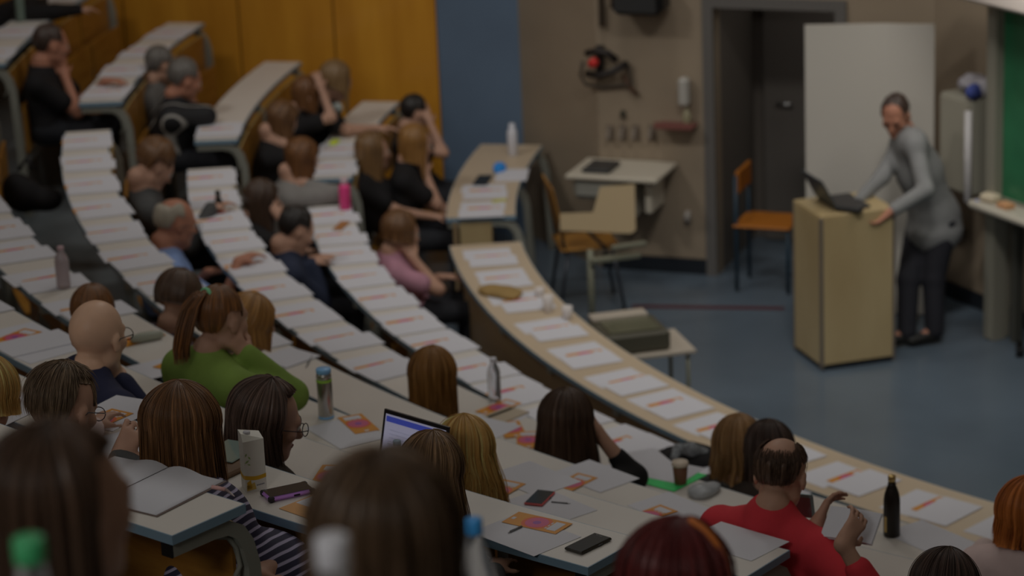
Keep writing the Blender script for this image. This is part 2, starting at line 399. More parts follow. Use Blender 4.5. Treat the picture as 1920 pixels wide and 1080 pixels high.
def bracket(b,k,deg,mi=0,full=True):
    # a flat metal arm under the top that bends down at the stage side into a post
    z=zt(k)-TH; r0=Rk(k); r1=r0+Dk(k)
    er=pol(1,deg)[:2]; et=np.array([-er[1],er[0]])
    path=[(r1-.012,z-.024),(r0+.11,z-.024),(r0+.055,z-.03),(r0+.015,z-.055),(r0-.012,z-.10),(r0-.03,z-.17),(r0-.055,flz(k-1) if k>1 else 0.)]
    w=[.038,.040,.042,.044,.046,.046,.05]
    vs=[];t=.022
    P=[np.array(p) for p in path]
    for i,p in enumerate(P):
        d=P[min(i+1,len(P)-1)]-P[max(i-1,0)]; d/=np.linalg.norm(d); nn=np.array([-d[1],d[0]])
        for sg,ww in((1,w[i]/2),(-1,w[i]/2)):
            for tt in(-t,t):
                q=p+nn*sg*ww; xy=er*q[0]+et*tt; vs.append((xy[0],xy[1],q[1]))
    fs=[]
    for i in range(len(P)-1):
        a=4*i;c=a+4
        for (u,v) in((0,1),(1,3),(3,2),(2,0)): fs.append((a+u,a+v,c+v,c+u))
    fs.append((0,2,3,1)); e=4*(len(P)-1); fs.append((e,e+1,e+3,e+2))
    b.add(vs,fs,mi)
    if full:
        # rib of the gusset between arm and post
        z2=z-.045
        pts=[(r0+.1,z2),(r0+.045,z2-.02),(r0+.015,z2-.06),(r0+.005,z2-.12),(r0+.03,z2-.15)]
        b.tube([tuple(er*p[0])+(p[1],) for p in pts],.008,6)
def desk_row(k,a0,a1,label,group=None,wallside=False,seats=True,step=2.96,closed=False,occupied=()):
    top=zt(k); r0=Rk(k); r1=r0+Dk(k); am=(a0+a1)/2
    rt=root('lecture_desk',tuple(pol(r0,am)[:2])+(flz(k-1) if k>1 else 0,),label,'desk',group)
    e=.0035
    b=MB(); da=math.degrees(e/r0)
    arcslab(b,r0+e,r1-e,a0+da,a1-da,top-TH,top); b.build('desktop',m_topF if k==1 else m_top,rt)
    b=MB(); arcslab(b,r0-.0,r0+e,a0,a1,top-TH,top-.0006); arcslab(b,r1-e,r1,a0,a1,top-TH,top-.0006)
    arcslab(b,r0+e,r1-e,a0,a0+da,top-TH,top-.0006,n=1); arcslab(b,r0+e,r1-e,a1-da,a1,top-TH,top-.0006,n=1); b.build('edging',m_edge,rt)
    nb=max(2,round(abs(a1-a0)/(step*2)))+1
    for i in range(nb):
        a=a0+math.degrees(.035/r0)+(a1-a0-2*math.degrees(.035/r0))*i/(nb-1)
        b=MB(); bracket(b,k,a,full=(i==nb-1)); o=b.build('bracket',m_brk,rt)
        if i==nb-1 and k>1:
            er=pol(1,a)[:2]; c=MB(); c.box(tuple(er*(r1-.010))+(top-TH-.024,),(.008,.046,.044),rz=math.radians(a),bev=.004); c.build('end_cap',m_cap,o)
    if k==1:
        b=MB(); arcslab(b,r1-.07,r1-.045,a0,a1,.02,top-TH,); b.build('front_panel',m_front,rt)
        if closed:
            pass
    else:
        # each place of the row in front: plywood back rest and tip-up seat hung on this desk's brackets
        n=max(1,round(abs(a1-a0)/step)); st=(a1-a0)/n
        for i in range(n):
            b0=a0+st*i+math.degrees(.03/r0); b1=a0+st*(i+1)-math.degrees(.03/r0)
            if i==n-1: b1-=math.degrees(.04/r0)
            if i==0: b0+=math.degrees(.04/r0)
            b=MB(); arcslab(b,r0-.012,r0+.0,b0,b1,top-.40,top-.075,n=4)
            o=b.build('back_rest',m_seat,rt)
            c=MB(); arcslab(c,r0-.0125,r0+.0005,b0,b1,top-.075,top-.0725,n=4); c.build('veneer_edge',m_seat_edge,o)
            mid=(b0+b1)/2
            occ=any(abs(mid-x)<st*.62 for x in occupied)
            b=MB(); zs=flz(k-1)+.435
            if occ: arcslab(b,r0-.37,r0-.05,b0,b1,zs-.018,zs,n=4)
            else: arcslab(b,r0-.085,r0-.067,b0,b1,zs-.02,zs+.30,n=4)
            b.build('folding_seat',m_seat,rt)
    return rt
NEAR={k:math.degrees(math.atan2(-1.60-.2*(k-8),13.0+.70*(k-8))) for k in range(1,16)}
NEAR[8]=ang(at(468,941,zt(8)));NEAR[7]=ang(at(858,983,zt(7)));NEAR[6]=ang(at(1196,1012,zt(6)));NEAR[5]=ang(at(1477,1034,zt(5)))
FARA=-52.25
# ================================================================== FIGURES
def rotm(az,pitch=0.,roll=0.):
    """columns: right, forward, up of a body that looks along azimuth az (radians); pitch>0 looks down; roll>0 tips to its right"""
    f=np.array([math.cos(az),math.sin(az),0]); r=np.array([math.sin(az),-math.cos(az),0]); u=np.array([0,0,1.])
    f2=f*math.cos(pitch)-u*math.sin(pitch); u2=u*math.cos(pitch)+f*math.sin(pitch)
    r3=r*math.cos(roll)-u2*math.sin(roll); u3=u2*math.cos(roll)+r*math.sin(roll)
    return np.stack([r3,f2,u3],1)
def RC(a,b,ra,rb,k=.02): return ('rc',np.array(a,float),np.array(b,float),ra,rb,k)
def EL(c,r,Rm=None,k=.02): return ('el',np.array(c,float),np.array(r,float),np.eye(3) if Rm is None else Rm,k)
def SB(c,r,Rm=None,k=.01): return ('sub',np.array(c,float),np.array(r,float),np.eye(3) if Rm is None else Rm,k)
def CUTZ(p,n,k=.004): return ('cut',np.array(p,float),np.array(n,float)/np.linalg.norm(n),k)
def bounds(p):
    if p[0]=='rc':
        lo=np.minimum(p[1]-p[3],p[2]-p[4]);hi=np.maximum(p[1]+p[3],p[2]+p[4])
    else:
        m=max(p[2]); lo=p[1]-m;hi=p[1]+m
    return lo,hi
def sdf_mesh(prims,h,mg=.05):
    B=[bounds(p) for p in prims if p[0] in('rc','el')]
    lo=np.min([b[0] for b in B],0)-3*h; hi=np.max([b[1] for b in B],0)+3*h
    n=np.ceil((hi-lo)/h).astype(int)+1
    G=np.full(n,.2,np.float32)
    ax=[lo[i]+h*np.arange(n[i]) for i in range(3)]
    for p in prims:
        if p[0]=='cut': sl=(slice(None),)*3
        else:
            l,u=bounds(p); i0=np.maximum(((l-mg-lo)/h).astype(int),0); i1=np.minimum(((u+mg-lo)/h).astype(int)+2,n)
            if np.any(i1<=i0): continue
            sl=tuple(slice(i0[i],i1[i]) for i in range(3))
        X=ax[0][sl[0]][:,None,None];Y=ax[1][sl[1]][None,:,None];Z=ax[2][sl[2]][None,None,:]
        k=p[-1]
        if p[0]=='rc':
            a,b,ra,rb=p[1:5]; ba=b-a; L2=max(ba@ba,1e-9)
            t=np.clip(((X-a[0])*ba[0]+(Y-a[1])*ba[1]+(Z-a[2])*ba[2])/L2,0,1)
            d=np.sqrt((X-a[0]-t*ba[0])**2+(Y-a[1]-t*ba[1])**2+(Z-a[2]-t*ba[2])**2)-(ra+(rb-ra)*t)
        elif p[0] in('el','sub'):
            c,r,Rm=p[1:4]; q=[(X-c[0])*Rm[0,j]+(Y-c[1])*Rm[1,j]+(Z-c[2])*Rm[2,j] for j in range(3)]
            k0=np.sqrt((q[0]/r[0])**2+(q[1]/r[1])**2+(q[2]/r[2])**2)
            k1=np.sqrt((q[0]/r[0]**2)**2+(q[1]/r[1]**2)**2+(q[2]/r[2]**2)**2)+1e-9
            d=k0*(k0-1)/k1
        elif p[0]=='cut':
            c,nn=p[1],p[2]; d=(X-c[0])*nn[0]+(Y-c[1])*nn[1]+(Z-c[2])*nn[2]
        g=G[sl]
        if p[0] in('sub','cut'):
            e=-d if p[0]=='sub' else d
            hh=np.maximum(k-np.abs(g-e),0)/k; G[sl]=np.maximum(g,e)+hh*hh*k*.25
        else:
            hh=np.maximum(k-np.abs(g-d),0)/k; G[sl]=np.minimum(g,d)-hh*hh*k*.25
    G[0]=G[-1]=.1;G[:,0]=G[:,-1]=.1;G[:,:,0]=G[:,:,-1]=.1
    S=G<0
    mix=np.zeros(np.array(S.shape)-1,np.uint8)
    for dx in(0,1):
        for dy in(0,1):
            for dz in(0,1): mix+=S[dx:S.shape[0]-1+dx,dy:S.shape[1]-1+dy,dz:S.shape[2]-1+dz]
    I=np.argwhere((mix>0)&(mix<8))
    idm=np.full(mix.shape,-1,np.int32); idm[tuple(I.T)]=np.arange(len(I))
    pos=np.zeros((len(I),3));cnt=np.zeros(len(I))
    cr=np.array([(x,y,z) for x in(0,1) for y in(0,1) for z in(0,1)])
    gv={tuple(c):G[I[:,0]+c[0],I[:,1]+c[1],I[:,2]+c[2]] for c in cr}
    for c in cr:
        for a in range(3):
            if c[a]==0:
                c2=c.copy();c2[a]=1
                da,db=gv[tuple(c)],gv[tuple(c2)]; x=(da<0)!=(db<0); t=np.where(x,da/(da-db+1e-12),0)
                pos[x]+=(c+t[:,None]*(c2-c))[x]; cnt[x]+=1
    V=(I+pos/cnt[:,None])*h+lo
    Fs=[]
    for a in range(3):
        sa=[slice(None)]*3;sb=[slice(None)]*3; sa[a]=slice(0,-1);sb[a]=slice(1,None)
        A=S[tuple(sa)];Bv=S[tuple(sb)]; E=np.argwhere(A!=Bv); u,v=[(1,2),(2,0),(0,1)][a]
        q=[]
        for du,dv in((-1,-1),(0,-1),(0,0),(-1,0)):
            e=E.copy();e[:,u]+=du;e[:,v]+=dv;q.append(idm[tuple(e.T)])
        q=np.stack(q,1); fl=A[tuple(E.T)]; q=np.where(fl[:,None],q,q[:,::-1]); Fs.append(q)
    F=np.concatenate(Fs); F=F[(F>=0).all(1)]
    # light smoothing
    for _ in range(2):
        acc=np.zeros_like(V);ct=np.zeros(len(V))
        for j in range(4):
            np.add.at(acc,F[:,j],V[F[:,(j+1)%4]]);np.add.at(ct,F[:,j],1);np.add.at(acc,F[:,j],V[F[:,j-1]]);np.add.at(ct,F[:,j],1)
        V=V*.6+.4*acc/np.maximum(ct,1)[:,None]
    return V,F
def ik(S,T,l1,l2,pole):
    S=np.array(S,float);T=np.array(T,float);d=T-S;L=np.linalg.norm(d); 
    if L>(l1+l2)*.995: T=S+d/L*(l1+l2)*.995;d=T-S;L=np.linalg.norm(d)
    a=(l1*l1-l2*l2+L*L)/(2*L); hh=math.sqrt(max(l1*l1-a*a,0)); u=d/L; p=np.array(pole,float);p=p-(p@u)*u;p/=np.linalg.norm(p)+1e-9
    return S+u*a+p*hh,T
def nrm(v): v=np.array(v,float); return v/(np.linalg.norm(v)+1e-9)
def hand_prims(wr,d,n,curl=.4,side=1,s=1.,fr=.0085,spread=.1):
    """wr wrist, d direction of the fingers, n out of the palm (the way the fingers curl), side=+1 thumb toward cross(d,n)"""
    d=nrm(d); n=nrm(np.array(n)-(np.array(n)@d)*d); t=np.cross(d,n)*side; P=[]
    pc=wr+d*.045*s
    P.append(RC(wr-d*.01,wr+d*.03*s,.024*s,.022*s,.015))
    for q in(-.024,-.008,.008,.024): P.append(RC(wr+d*.02*s+t*q*.7*s,wr+d*.083*s+t*q*s,.015*s,.0125*s,.012))
    Ls=[.066,.076,.083,.074]
    for i,q in enumerate((-.031,-.0105,.0105,.030)):
        b=wr+d*.088*s+t*q*s; fd=nrm(d+t*(q/.03)*spread); L=Ls[i]*s; a=0.; p=b
        for j,(fl,c) in enumerate(((.48,.8),(.30,1.1),(.22,.8))):
            a+=curl*c; dd=fd*math.cos(a)+n*math.sin(a); e=p+dd*L*fl; P.append(RC(p,e,fr*s*(1-.08*j),fr*s*(.94-.08*j),.004)); p=e
    b=wr+d*.022*s+t*.026*s; td=nrm(d*.55+t*.75+n*.35); e=b+td*.042*s; P.append(RC(b,e,.014*s,.0105*s,.012))
    e2=e+nrm(d*.85+t*.25+n*(.25+.5*curl))*.034*s; P.append(RC(e,e2,.0105*s,.0085*s,.004))
    return P
def head_prims(H,R,s=1.,bald=False):
    def P(x,y,z): return H+R@np.array([x,y,z])*s
    L=[EL(P(0,-.012,.028),np.array([.077,.096,.090])*s,R,.02),EL(P(0,.028,-.035),np.array([.060,.064,.082])*s,R,.03),
       RC(P(-.045,.0,-.065),P(0,.066,-.098),.022*s,.022*s,.03),RC(P(.045,.0,-.065),P(0,.066,-.098),.022*s,.022*s,.03),
       RC(P(-.036,.078,.022),P(.036,.078,.022),.014*s,.014*s,.02),
       RC(P(0,.090,.010),P(0,.112,-.032),.008*s,.0135*s,.012),EL(P(0,.096,-.036),np.array([.018,.012,.009])*s,R,.008),
       EL(P(-.045,.062,-.02),np.array([.022,.02,.02])*s,R,.02),EL(P(.045,.062,-.02),np.array([.022,.02,.02])*s,R,.02),
       SB(P(-.031,.100,.002),np.array([.015,.013,.010])*s,R,.012),SB(P(.031,.100,.002),np.array([.015,.013,.010])*s,R,.012),
       RC(P(-.018,.086,-.062),P(.018,.086,-.062),.0065*s,.0065*s,.006),RC(P(-.015,.085,-.072),P(.015,.085,-.072),.0075*s,.0075*s,.006),
       EL(P(-.080,-.008,-.012),np.array([.010,.020,.031])*s,R@rotm(math.pi/2+.35).T if False else R,.008),EL(P(.080,-.008,-.012),np.array([.010,.020,.031])*s,R,.008),
       SB(P(-.090,-.002,-.010),np.array([.007,.010,.016])*s,R,.006),SB(P(.090,-.002,-.010),np.array([.007,.010,.016])*s,R,.006)]
    return L
SKIN=mat('skin_fair',D(100,77,65,4.1),rough=.5,noise=.06,nscale=14,spec=.3)
SKIN2=mat('skin_ruddy',D(97,66,53,4.0),rough=.5,noise=.07,nscale=14,spec=.3)
EYEM=mat('eye',(.05,.035,.03),rough=.1); EYEW=mat('eye_white',(.7,.67,.62),rough=.3); LIPM=mat('lips',D(90,44,42,3.4),rough=.5)
GLM=mat('dark_spectacle_frame',(.02,.02,.03),rough=.3)
def hair_paths(H,R,style,n_az,n_t,jit=0.,seed=0,s=1.):
    """polylines of hair; returns (n_az,n_t,3)"""
    rg=np.random.default_rng(seed); out=np.zeros((n_az,n_t,3)); th=style.get('th',.014); L=style.get('len',.2); fa=style.get('face',62)
    crown=style.get('crown',(0,-.018)); wid=style.get('wide',1.); part=style.get('part',0.)
    rad=np.array([.077,.096,.090])*s+th; c0=H+R@(np.array([0,-.014,.026])*s)
    back=-R[:,1].copy(); back[2]=0; back=nrm(back); right=R[:,0].copy(); right[2]=0; right=nrm(right)
    for i in range(n_az):
        az=-180+360.*(i+(rg.uniform(-.5,.5) if jit else 0))/n_az       # 0 = face
        a=math.radians(az); hl=style.get('hairline',50); side=abs(((az+180)%360)-180)
        t_end=108 if side>fa else hl+ (108-hl)*max(0,(side-(fa-16))/16.)**2
        full=side>fa
        hang=L if full else 0.
        if full and side<fa+18 and style.get('frontlen') is not None: hang=style['frontlen']
        if not full: hang=0
        if style.get('short'): hang=style.get('hang',0.); t_end=min(t_end,style.get('nape',118)) if full else t_end
        if style.get('short') and full:
            np_=style.get('nape',136); w=min(1,max(0,(side-98)/30.)); w=w*w*(3-2*w); t_end=st_side(style)*(1-w)+np_*w
        arc=math.radians(t_end)*.095*s; tot=arc+hang
        q=style.get('amp',.003)*math.sin(3*a+seed)+style.get('lock',.0022)*(math.sin(11*a+seed)+math.sin(23*a+1.7*seed)+.8*math.sin(37*a))+(rg.normal(0,jit) if jit else 0)
        hj=rg.uniform(.9,1.03) if jit else 1.
        wav=rg.uniform(-1,1); ph=rg.uniform(0,6.28)
        for j in range(n_t):
            u=j/(n_t-1)*tot*hj
            if u<=arc or hang<=0:
                t=math.radians(t_end)*min(1,u/arc); ax=math.sin(t)*math.sin(a); ay=math.sin(t)*math.cos(a)
                v=np.array([ax*(rad[0]+q)*(1+(wid-1)*math.sin(t)**2),ay*(rad[1]+q),math.cos(t)*(rad[2]+q*.5)])
                v[1]+=crown[1]*max(0,math.cos(t))*.6
                if style.get('short'): v=v*(1-.75*(th-.003)/.1*(u/max(arc,1e-6))**2.2)
                p=c0+R@v
                if part and side<120: p=p-UPZ*part*math.exp(-(ax/.12)**2)*(1 if ay>-.3 else .3)*.5
                last=p
            else:
                w=u-arc; dn=np.array([0,0,-1.])
                out_dir=nrm(last-c0); out_dir[2]=0
                lat=(last-c0)@right
                p=last+dn*w+out_dir*(style.get('flare',.0)*w - style.get('tuck',.0)*max(0,w-.05))+back*style.get('bk',.15)*max(0,w-.12)*(1 if side>90 else .2)
                p=p+right*style.get('wave',.0)*math.sin(w*22+ph*.4+2*a)*min(1,w/.1)+ (right*wav*style.get('stray',.0)*w)
            out[i,j]=p
    return out
UPZ=np.array([0,0,1.])
def st_side(style): return style.get('side',80)
def strands_mesh(paths,r,col0=0.,n=3):
    na,nt,_=paths.shape; V=[];F=[];U=[]
    T=np.gradient(paths,axis=1); T/=np.linalg.norm(T,axis=2,keepdims=True)+1e-9
    ref=np.array([.3,.2,1.]); A=np.cross(T,ref);A/=np.linalg.norm(A,axis=2,keepdims=True)+1e-9;B=np.cross(T,A)
    tt=np.linspace(0,1,nt); rr=r*np.clip(np.minimum(1,(1.02-tt)*4),.15,1)
    vs=np.zeros((na,nt,n,3))
    for j in range(n):
        a=2*math.pi*j/n; vs[:,:,j]=paths+(math.cos(a)*A+math.sin(a)*B)*rr[None,:,None]
    idx=np.arange(na*nt*n).reshape(na,nt,n)
    q=[]
    for j in range(n):
        j2=(j+1)%n; q.append(np.stack([idx[:,:-1,j],idx[:,:-1,j2],idx[:,1:,j2],idx[:,1:,j]],-1).reshape(-1,4))
    uv=np.zeros((na,nt,n,2)); uv[...,0]=(np.arange(na)/na)[:,None,None]+.0; uv[...,1]=tt[None,:,None]
    return vs.reshape(-1,3),np.concatenate(q),uv.reshape(-1,2)
def shell_mesh(P,inset,center):
    """closed shell: outer sheet P plus an inner sheet"""
    na,nt,_=P.shape; c=center; inn=P-(P-c)/np.linalg.norm(P-c,axis=2,keepdims=True)*inset
    V=np.concatenate([P.reshape(-1,3),inn.reshape(-1,3)]); idx=np.arange(na*nt).reshape(na,nt); o=na*nt; q=[]
    nx=np.roll(idx,-1,0)
    q.append(np.stack([idx[:,:-1],idx[:,1:],nx[:,1:],nx[:,:-1]],-1).reshape(-1,4)[:, ::-1])
    q.append(np.stack([idx[:,:-1],idx[:,1:],nx[:,1:],nx[:,:-1]],-1).reshape(-1,4)+o)
    q.append(np.stack([idx[:,-1],nx[:,-1],nx[:,-1]+o,idx[:,-1]+o],-1)[:, ::-1])
    U=np.zeros((na,nt,2)); U[...,0]=np.abs(np.linspace(-1,1,na))[:,None]; U[...,1]=np.linspace(0,1,nt)[None]
    U=np.concatenate([U.reshape(-1,2)]*2)
    return V,np.concatenate(q),U
def make_hair(H,R,style,m,parent,seed,near,s=1.):
    if style is None: return None
    st=style; c0=H+R@(np.array([0,-.014,.0])*s)
    Vs=[];Fs=[];Us=[];off=0
    def push(V,F,U):
        nonlocal off
        Vs.append(V);Fs.append(F+off);Us.append(U);off+=len(V)
    if st.get('ring'):      # thin hair round a bald crown
        st=dict(st); P=hair_paths(H,R,dict(st,short=1),72,24,seed=seed,s=s); P=P[:,st.get('start',8):]
        w=np.linspace(0,1,P.shape[1]); w=np.minimum(1,np.minimum(w,1-w)*5+.05); azs=np.abs(-180+360.*np.arange(72)/72); w2=np.clip((azs-fa_ring(st))/22.,.1,1)
        ww=(w[None]*w2[:,None])[...,None]; dd_=P-c0; P=P-dd_/np.linalg.norm(dd_,axis=2,keepdims=True)*(1-ww)*(st.get('th',.014)+.002)
        # keep only sides and back
        az=-180+360.*np.arange(72)/72; keep=np.where(np.abs(az)>fa_ring(st))[0]; keep=np.concatenate([keep[keep>=36],keep[keep<36]])
        P=P[keep]; c=c0
        inn=P-(P-c)/np.linalg.norm(P-c,axis=2,keepdims=True)*.016
        na,nt,_=P.shape; idx=np.arange(na*nt).reshape(na,nt);o=na*nt
        q=[np.stack([idx[:-1,:-1],idx[:-1,1:],idx[1:,1:],idx[1:,:-1]],-1).reshape(-1,4)[:,::-1]]
        q.append(q[0][:,::-1]+o)
        V=np.concatenate([P.reshape(-1,3),inn.reshape(-1,3)]);U=np.zeros((na,nt,2));U[...,0]=np.linspace(0,1,na)[:,None];U[...,1]=np.linspace(0,1,nt)[None]
        push(V,np.concatenate(q),np.concatenate([U.reshape(-1,2)]*2))
        if near or st.get('strands'):
            n=2600; Q=hair_paths(H,R,dict(st,short=1,th=st.get('th',.01)*.8),n,24,jit=.0015,seed=seed+1,s=s); a2=np.abs(-180+360.*np.arange(n)/n); rg=np.random.default_rng(seed+4)
            out=[]
            for i in range(n):
                if a2[i]<fa_ring(st)+rg.uniform(0,14): continue
                s0=int(rg.integers(max(1,st.get('start',8)-2),19)); w=Q[i,s0:s0+5]; out.append(w+np.linspace(0,1,5)[:,None]*nrm(w[-1]-c0)*.002)
            push(*strands_mesh(np.array(out),.0010))
    else:
        P=hair_paths(H,R,st,150 if near else 72,26,seed=seed,s=s); push(*shell_mesh(P,.016,c0) if not (st.get('len',.2)>.12 and not st.get('short')) else shell_mesh(P,.02,c0-UPZ*.02))
        if near:
            n=st.get('n',1500); Q=hair_paths(H,R,dict(st,th=st.get('th',.014)+.0015),n,22 if not st.get('short') else 10,jit=.0032 if not st.get('short') else .004,seed=seed+5,s=s)
            if st.get('short'):
                Q=Q+np.random.default_rng(seed).normal(0,.003,(n,1,3)); 
                # tufts: random start along the path, tip lifted
                rg=np.random.default_rng(seed+2); N2=n; segs=[]
                st2=rg.integers(0,4,N2); 
                for i in range(N2):
                    a=st2[i]; b=min(10,a+6); w=Q[i,a:b]; t=np.linspace(0,1,len(w))[:,None]; nn=nrm(w[-1]-c0); 
                    w=w+nn*(t**2)*st.get('spike',.012)*rg.uniform(.3,1.3)+rg.normal(0,.004,3)*t
                    segs.append(np.stack([np.interp(np.linspace(0,len(w)-1,8),np.arange(len(w)),w[:,c]) for c in range(3)],-1))
                Q=np.array(segs)
            push(*strands_mesh(Q,st.get('sr',.0012)))
    if st.get('tail'):      # pony tail: gathered at tail[0] (head frame), falling
        a=H+R@np.array(st['tail'][0]); pts=[a]; 
        for d in st['tail'][1]: pts.append(pts[-1]+R@np.array(d))
        pts=np.array(pts); n=260 if near else 120
        rg=np.random.default_rng(seed+9); tt=np.linspace(0,1,16); base=np.stack([np.interp(tt*(len(pts)-1),np.arange(len(pts)),pts[:,c]) for c in range(3)],-1)
        Q=np.zeros((n,16,3))
        for i in range(n):
            rr=math.sqrt(rg.uniform()); an=rg.uniform(0,6.28); o=R[:,0]*math.cos(an)*rr+R[:,2]*math.sin(an)*rr*.5+R[:,1]*math.sin(an)*rr
            wd=.012+.026*np.sin(np.clip(tt*1.15,0,1)*math.pi*.72)[:,None]
            Q[i]=base+o[None]*wd+rg.normal(0,.002,3)
        push(*strands_mesh(Q,.0032 if not near else .0026))
    if st.get('bun'):
        bp=H+R@np.array(st['bun']); V,F=sdf_mesh([EL(bp,(.032,.032,.03))],.006); U=np.zeros((len(V),2));U[:,0]=(V[:,0]*8)%1;U[:,1]=(V[:,2]*6)%1; push(V,F,U)
    o=npmesh('hair',np.concatenate(Vs),np.concatenate(Fs),m,parent,uv=np.concatenate(Us)); return o
def fa_ring(st): return st.get('ringfa',70)
def glasses(H,R,parent,s=1.,m=None,rnd=.024):
    b=MB()
    def P(x,y,z): return H+R@np.array([x,y,z])*s
    for sx in(-1,1):
        b.tube([P(sx*.034+rnd*math.cos(a),.112,.0+rnd*.82*math.sin(a)) for a in np.linspace(0,2*math.pi,15)[:-1]],.0017,6,close=True)
        b.tube([P(sx*.058,.111,.006),P(sx*.078,.08,.006),P(sx*.086,.0,.004),P(sx*.084,-.02,-.012)],.0018,6)
    b.tube([P(-.010,.113,.004),P(0,.115,.008),P(.010,.113,.004)],.0017,6)
    return b.build('glasses',m or GLM,parent)
PEOPLE=[]
def person(spec):
    """seated figure. head given by its picture position on the seating circle of its row"""
    g=spec.get; k=g('k'); R=g('R') or (Rk(k)+Dk(k)+(.20 if k>1 else .22)+g('dr',0.))
    H=(atR(g('px')[0],g('px')[1],R) if g('zh') is None else at(g('px')[0],g('px')[1],zt(k)+g('zh'))) if g('H') is None else np.array(g('H'),float); s=g('s',1.)
    R=Rk(k)+Dk(k)+.27-(g('hr',.10)) if k>1 else Rk(k)+Dk(k)+.32-g('hr',.10)
    H[2]+=g('dz',0.)
    pa=math.atan2(H[1],H[0]); inward=pa+math.pi
    va=math.atan2(H[1]-CAM[1],H[0]-CAM[0])
    haz=va-math.radians(g('turn',20)); baz=inward if g('body') is None else va-math.radians(g('body'))
    Rh=rotm(haz,math.radians(g('pitch',10)),math.radians(g('roll',0)))
    Rb=rotm(baz); fl=flz(k); male=g('male',False); res=g('res',.012); near=g('near',False)
    skin=g('skin',SKIN)
    hip=g('hipo',0.)+np.array([(R+g('hr',.10))*math.cos(pa),(R+g('hr',.10))*math.sin(pa),fl+.53])+Rb[:,0]*g('hipx',0.)
    neck=H+Rh@np.array([0,-.055,-.10])*s; nb=H+Rb@np.array([0,-.070,-.155])*s       # neck base
    nb[2]=H[2]-.155*s+g('shz',0.)
    sw=(.185 if male else .160)*s; tilt=g('tilt',0.)
    shL=nb+Rb@np.array([-sw,-.005,-.05+tilt]);shR=nb+Rb@np.array([sw,-.005,-.05-tilt])
    rt=root('person',(hip[0],hip[1],fl),g('label'),'person',g('group'))
    desk=zt(k)+.005
    def tgt(t,side):
        sx=1 if side=='R' else -1
        if isinstance(t,(list,tuple)): return np.array(t,float),None
        if t=='desk': p=H+Rb@np.array([sx*.14,.30,0]); p[2]=desk+.03; return p,None
        if t=='write': p=H+Rb@np.array([sx*.06,.30,0]); p[2]=desk+.035; return p,None
        if t=='lap': p=hip+Rb@np.array([sx*.10,.22,.14]); return p,None
        if t=='down': p=hip+Rb@np.array([sx*.24,.05,.0]); return p,None
        if t=='face': return H+Rh@np.array([sx*.085,.05,-.115])*s,'f'
        if t=='chin': return H+Rh@np.array([sx*.03,.085,-.16])*s,'f'
        if t=='brow': return H+Rh@np.array([sx*.10,.07,-.03])*s,'f'
        if t=='top': return H+Rh@np.array([sx*.09,.03,.09])*s,'f'
    body=[];arms={}
    la,lf=(.30,.255) if male else (.275,.235); la*=s;lf*=s
    for side,S in(('L',shL),('R',shR)):
        sx=1 if side=='R' else -1
        t,kind=tgt(g('arm'+side,'lap'),side); pole=Rb@np.array([sx*.6,-.2,-1.]) if kind is None else Rb@np.array([sx*.5,.35,-1.])
        if g('pole'+side) is not None: pole=Rb@np.array(g('pole'+side))
        E,T=ik(S,t,la,lf,pole)
        if not g('free') and E[2]<desk+.04 and np.hypot(E[0],E[1])<Rk(k)+Dk(k)+.02: E[2]=desk+.05
        arms[side]=(S,E,T,kind)
        body+=[RC(S,E,.043*s,.036*s,.03),RC(E,T,.036*s,.024*s,.02)]
        d=nrm(T-E); hd=g('hand'+side)
        if hd: body+=hand_prims(T,nrm(Rb@np.array(hd[0])),Rb@np.array(hd[1]),hd[2],hd[3],s*.95,fr=max(.0085,res*.75))
        elif kind=='f': body+=hand_prims(T-d*.02,nrm(d+UPZ*.3),Rh@np.array([-sx,.0,.0]),.55,-sx,s*.95,fr=max(.0085,res*.75))
        else: body+=hand_prims(T,nrm(nrm(Rb@np.array([-sx*.35,1,-.05]))+d*.3),-UPZ,.35,-sx,s*.95,fr=max(.0085,res*.75))
    mid=(hip+nb)/2+Rb@np.array([0,-.03,0.])
    chest=nb*.72+hip*.28+Rb@np.array([0,.0,0])
    head=head_prims(H,Rh,s)
    nr=.060 if male else .050
    neckp=[RC(neck,nb+UPZ*.0,nr*s*.97,nr*s*1.05,.02),RC(nb,(shL+nb)/2-UPZ*.0,nr*s,.045*s,.05),RC(nb,(shR+nb)/2,nr*s,.045*s,.05)]
    tw=.125 if male else .105
    def torso(o=0.,wb=1.):
        return [RC(nb-UPZ*.05+Rb@np.array([-.07,0,0]),chest+Rb@np.array([-.06,.01,-.03]),.07+o,.085+o,.05),RC(nb-UPZ*.05+Rb@np.array([.07,0,0]),chest+Rb@np.array([.06,.01,-.03]),.07+o,.085+o,.05),
                RC(shL,shR,.052+o,.052+o,.05),
                EL(chest+Rb@np.array([0,.0,-.06]),(.155*s*wb+o,.105*s*wb+o,.17),Rb,.06),EL(mid+Rb@np.array([0,0,-.03]),(.135*s*wb+o,.10*s*wb+o,.17),Rb,.06),
                EL(hip+UPZ*.02,(.165*s*wb+o,.12*s*wb+o,.12),Rb,.06)]
    kx=g('knee',.13); kl=[];hp=hip-UPZ*.02
    kdir=Rb[:,1] if g('legs') is None else rotm(va-math.radians(g('legs')))[:,1]
    legs=[]
    for sx in(-1,1):
        h0=hp+Rb@np.array([sx*.085,0,0]); kn=h0+kdir*.40+Rb@np.array([sx*.03,0,0]); kn[2]=fl+.50
        if np.hypot(kn[0],kn[1])<Rk(k)+.10 and not g('free') and g('legs') is None:
            sh=Rk(k)+.10-np.hypot(kn[0],kn[1]); kn=kn+pol(1,math.degrees(pa))*sh
        an=kn+kdir*.02; an[2]=fl+.09; toe=an+kdir*.15; toe[2]=fl+.045
        if not g('free') and g('legs') is None:
            an=an+pol(1,math.degrees(pa))*.06; toe=an+kdir*.13; toe[2]=fl+.045
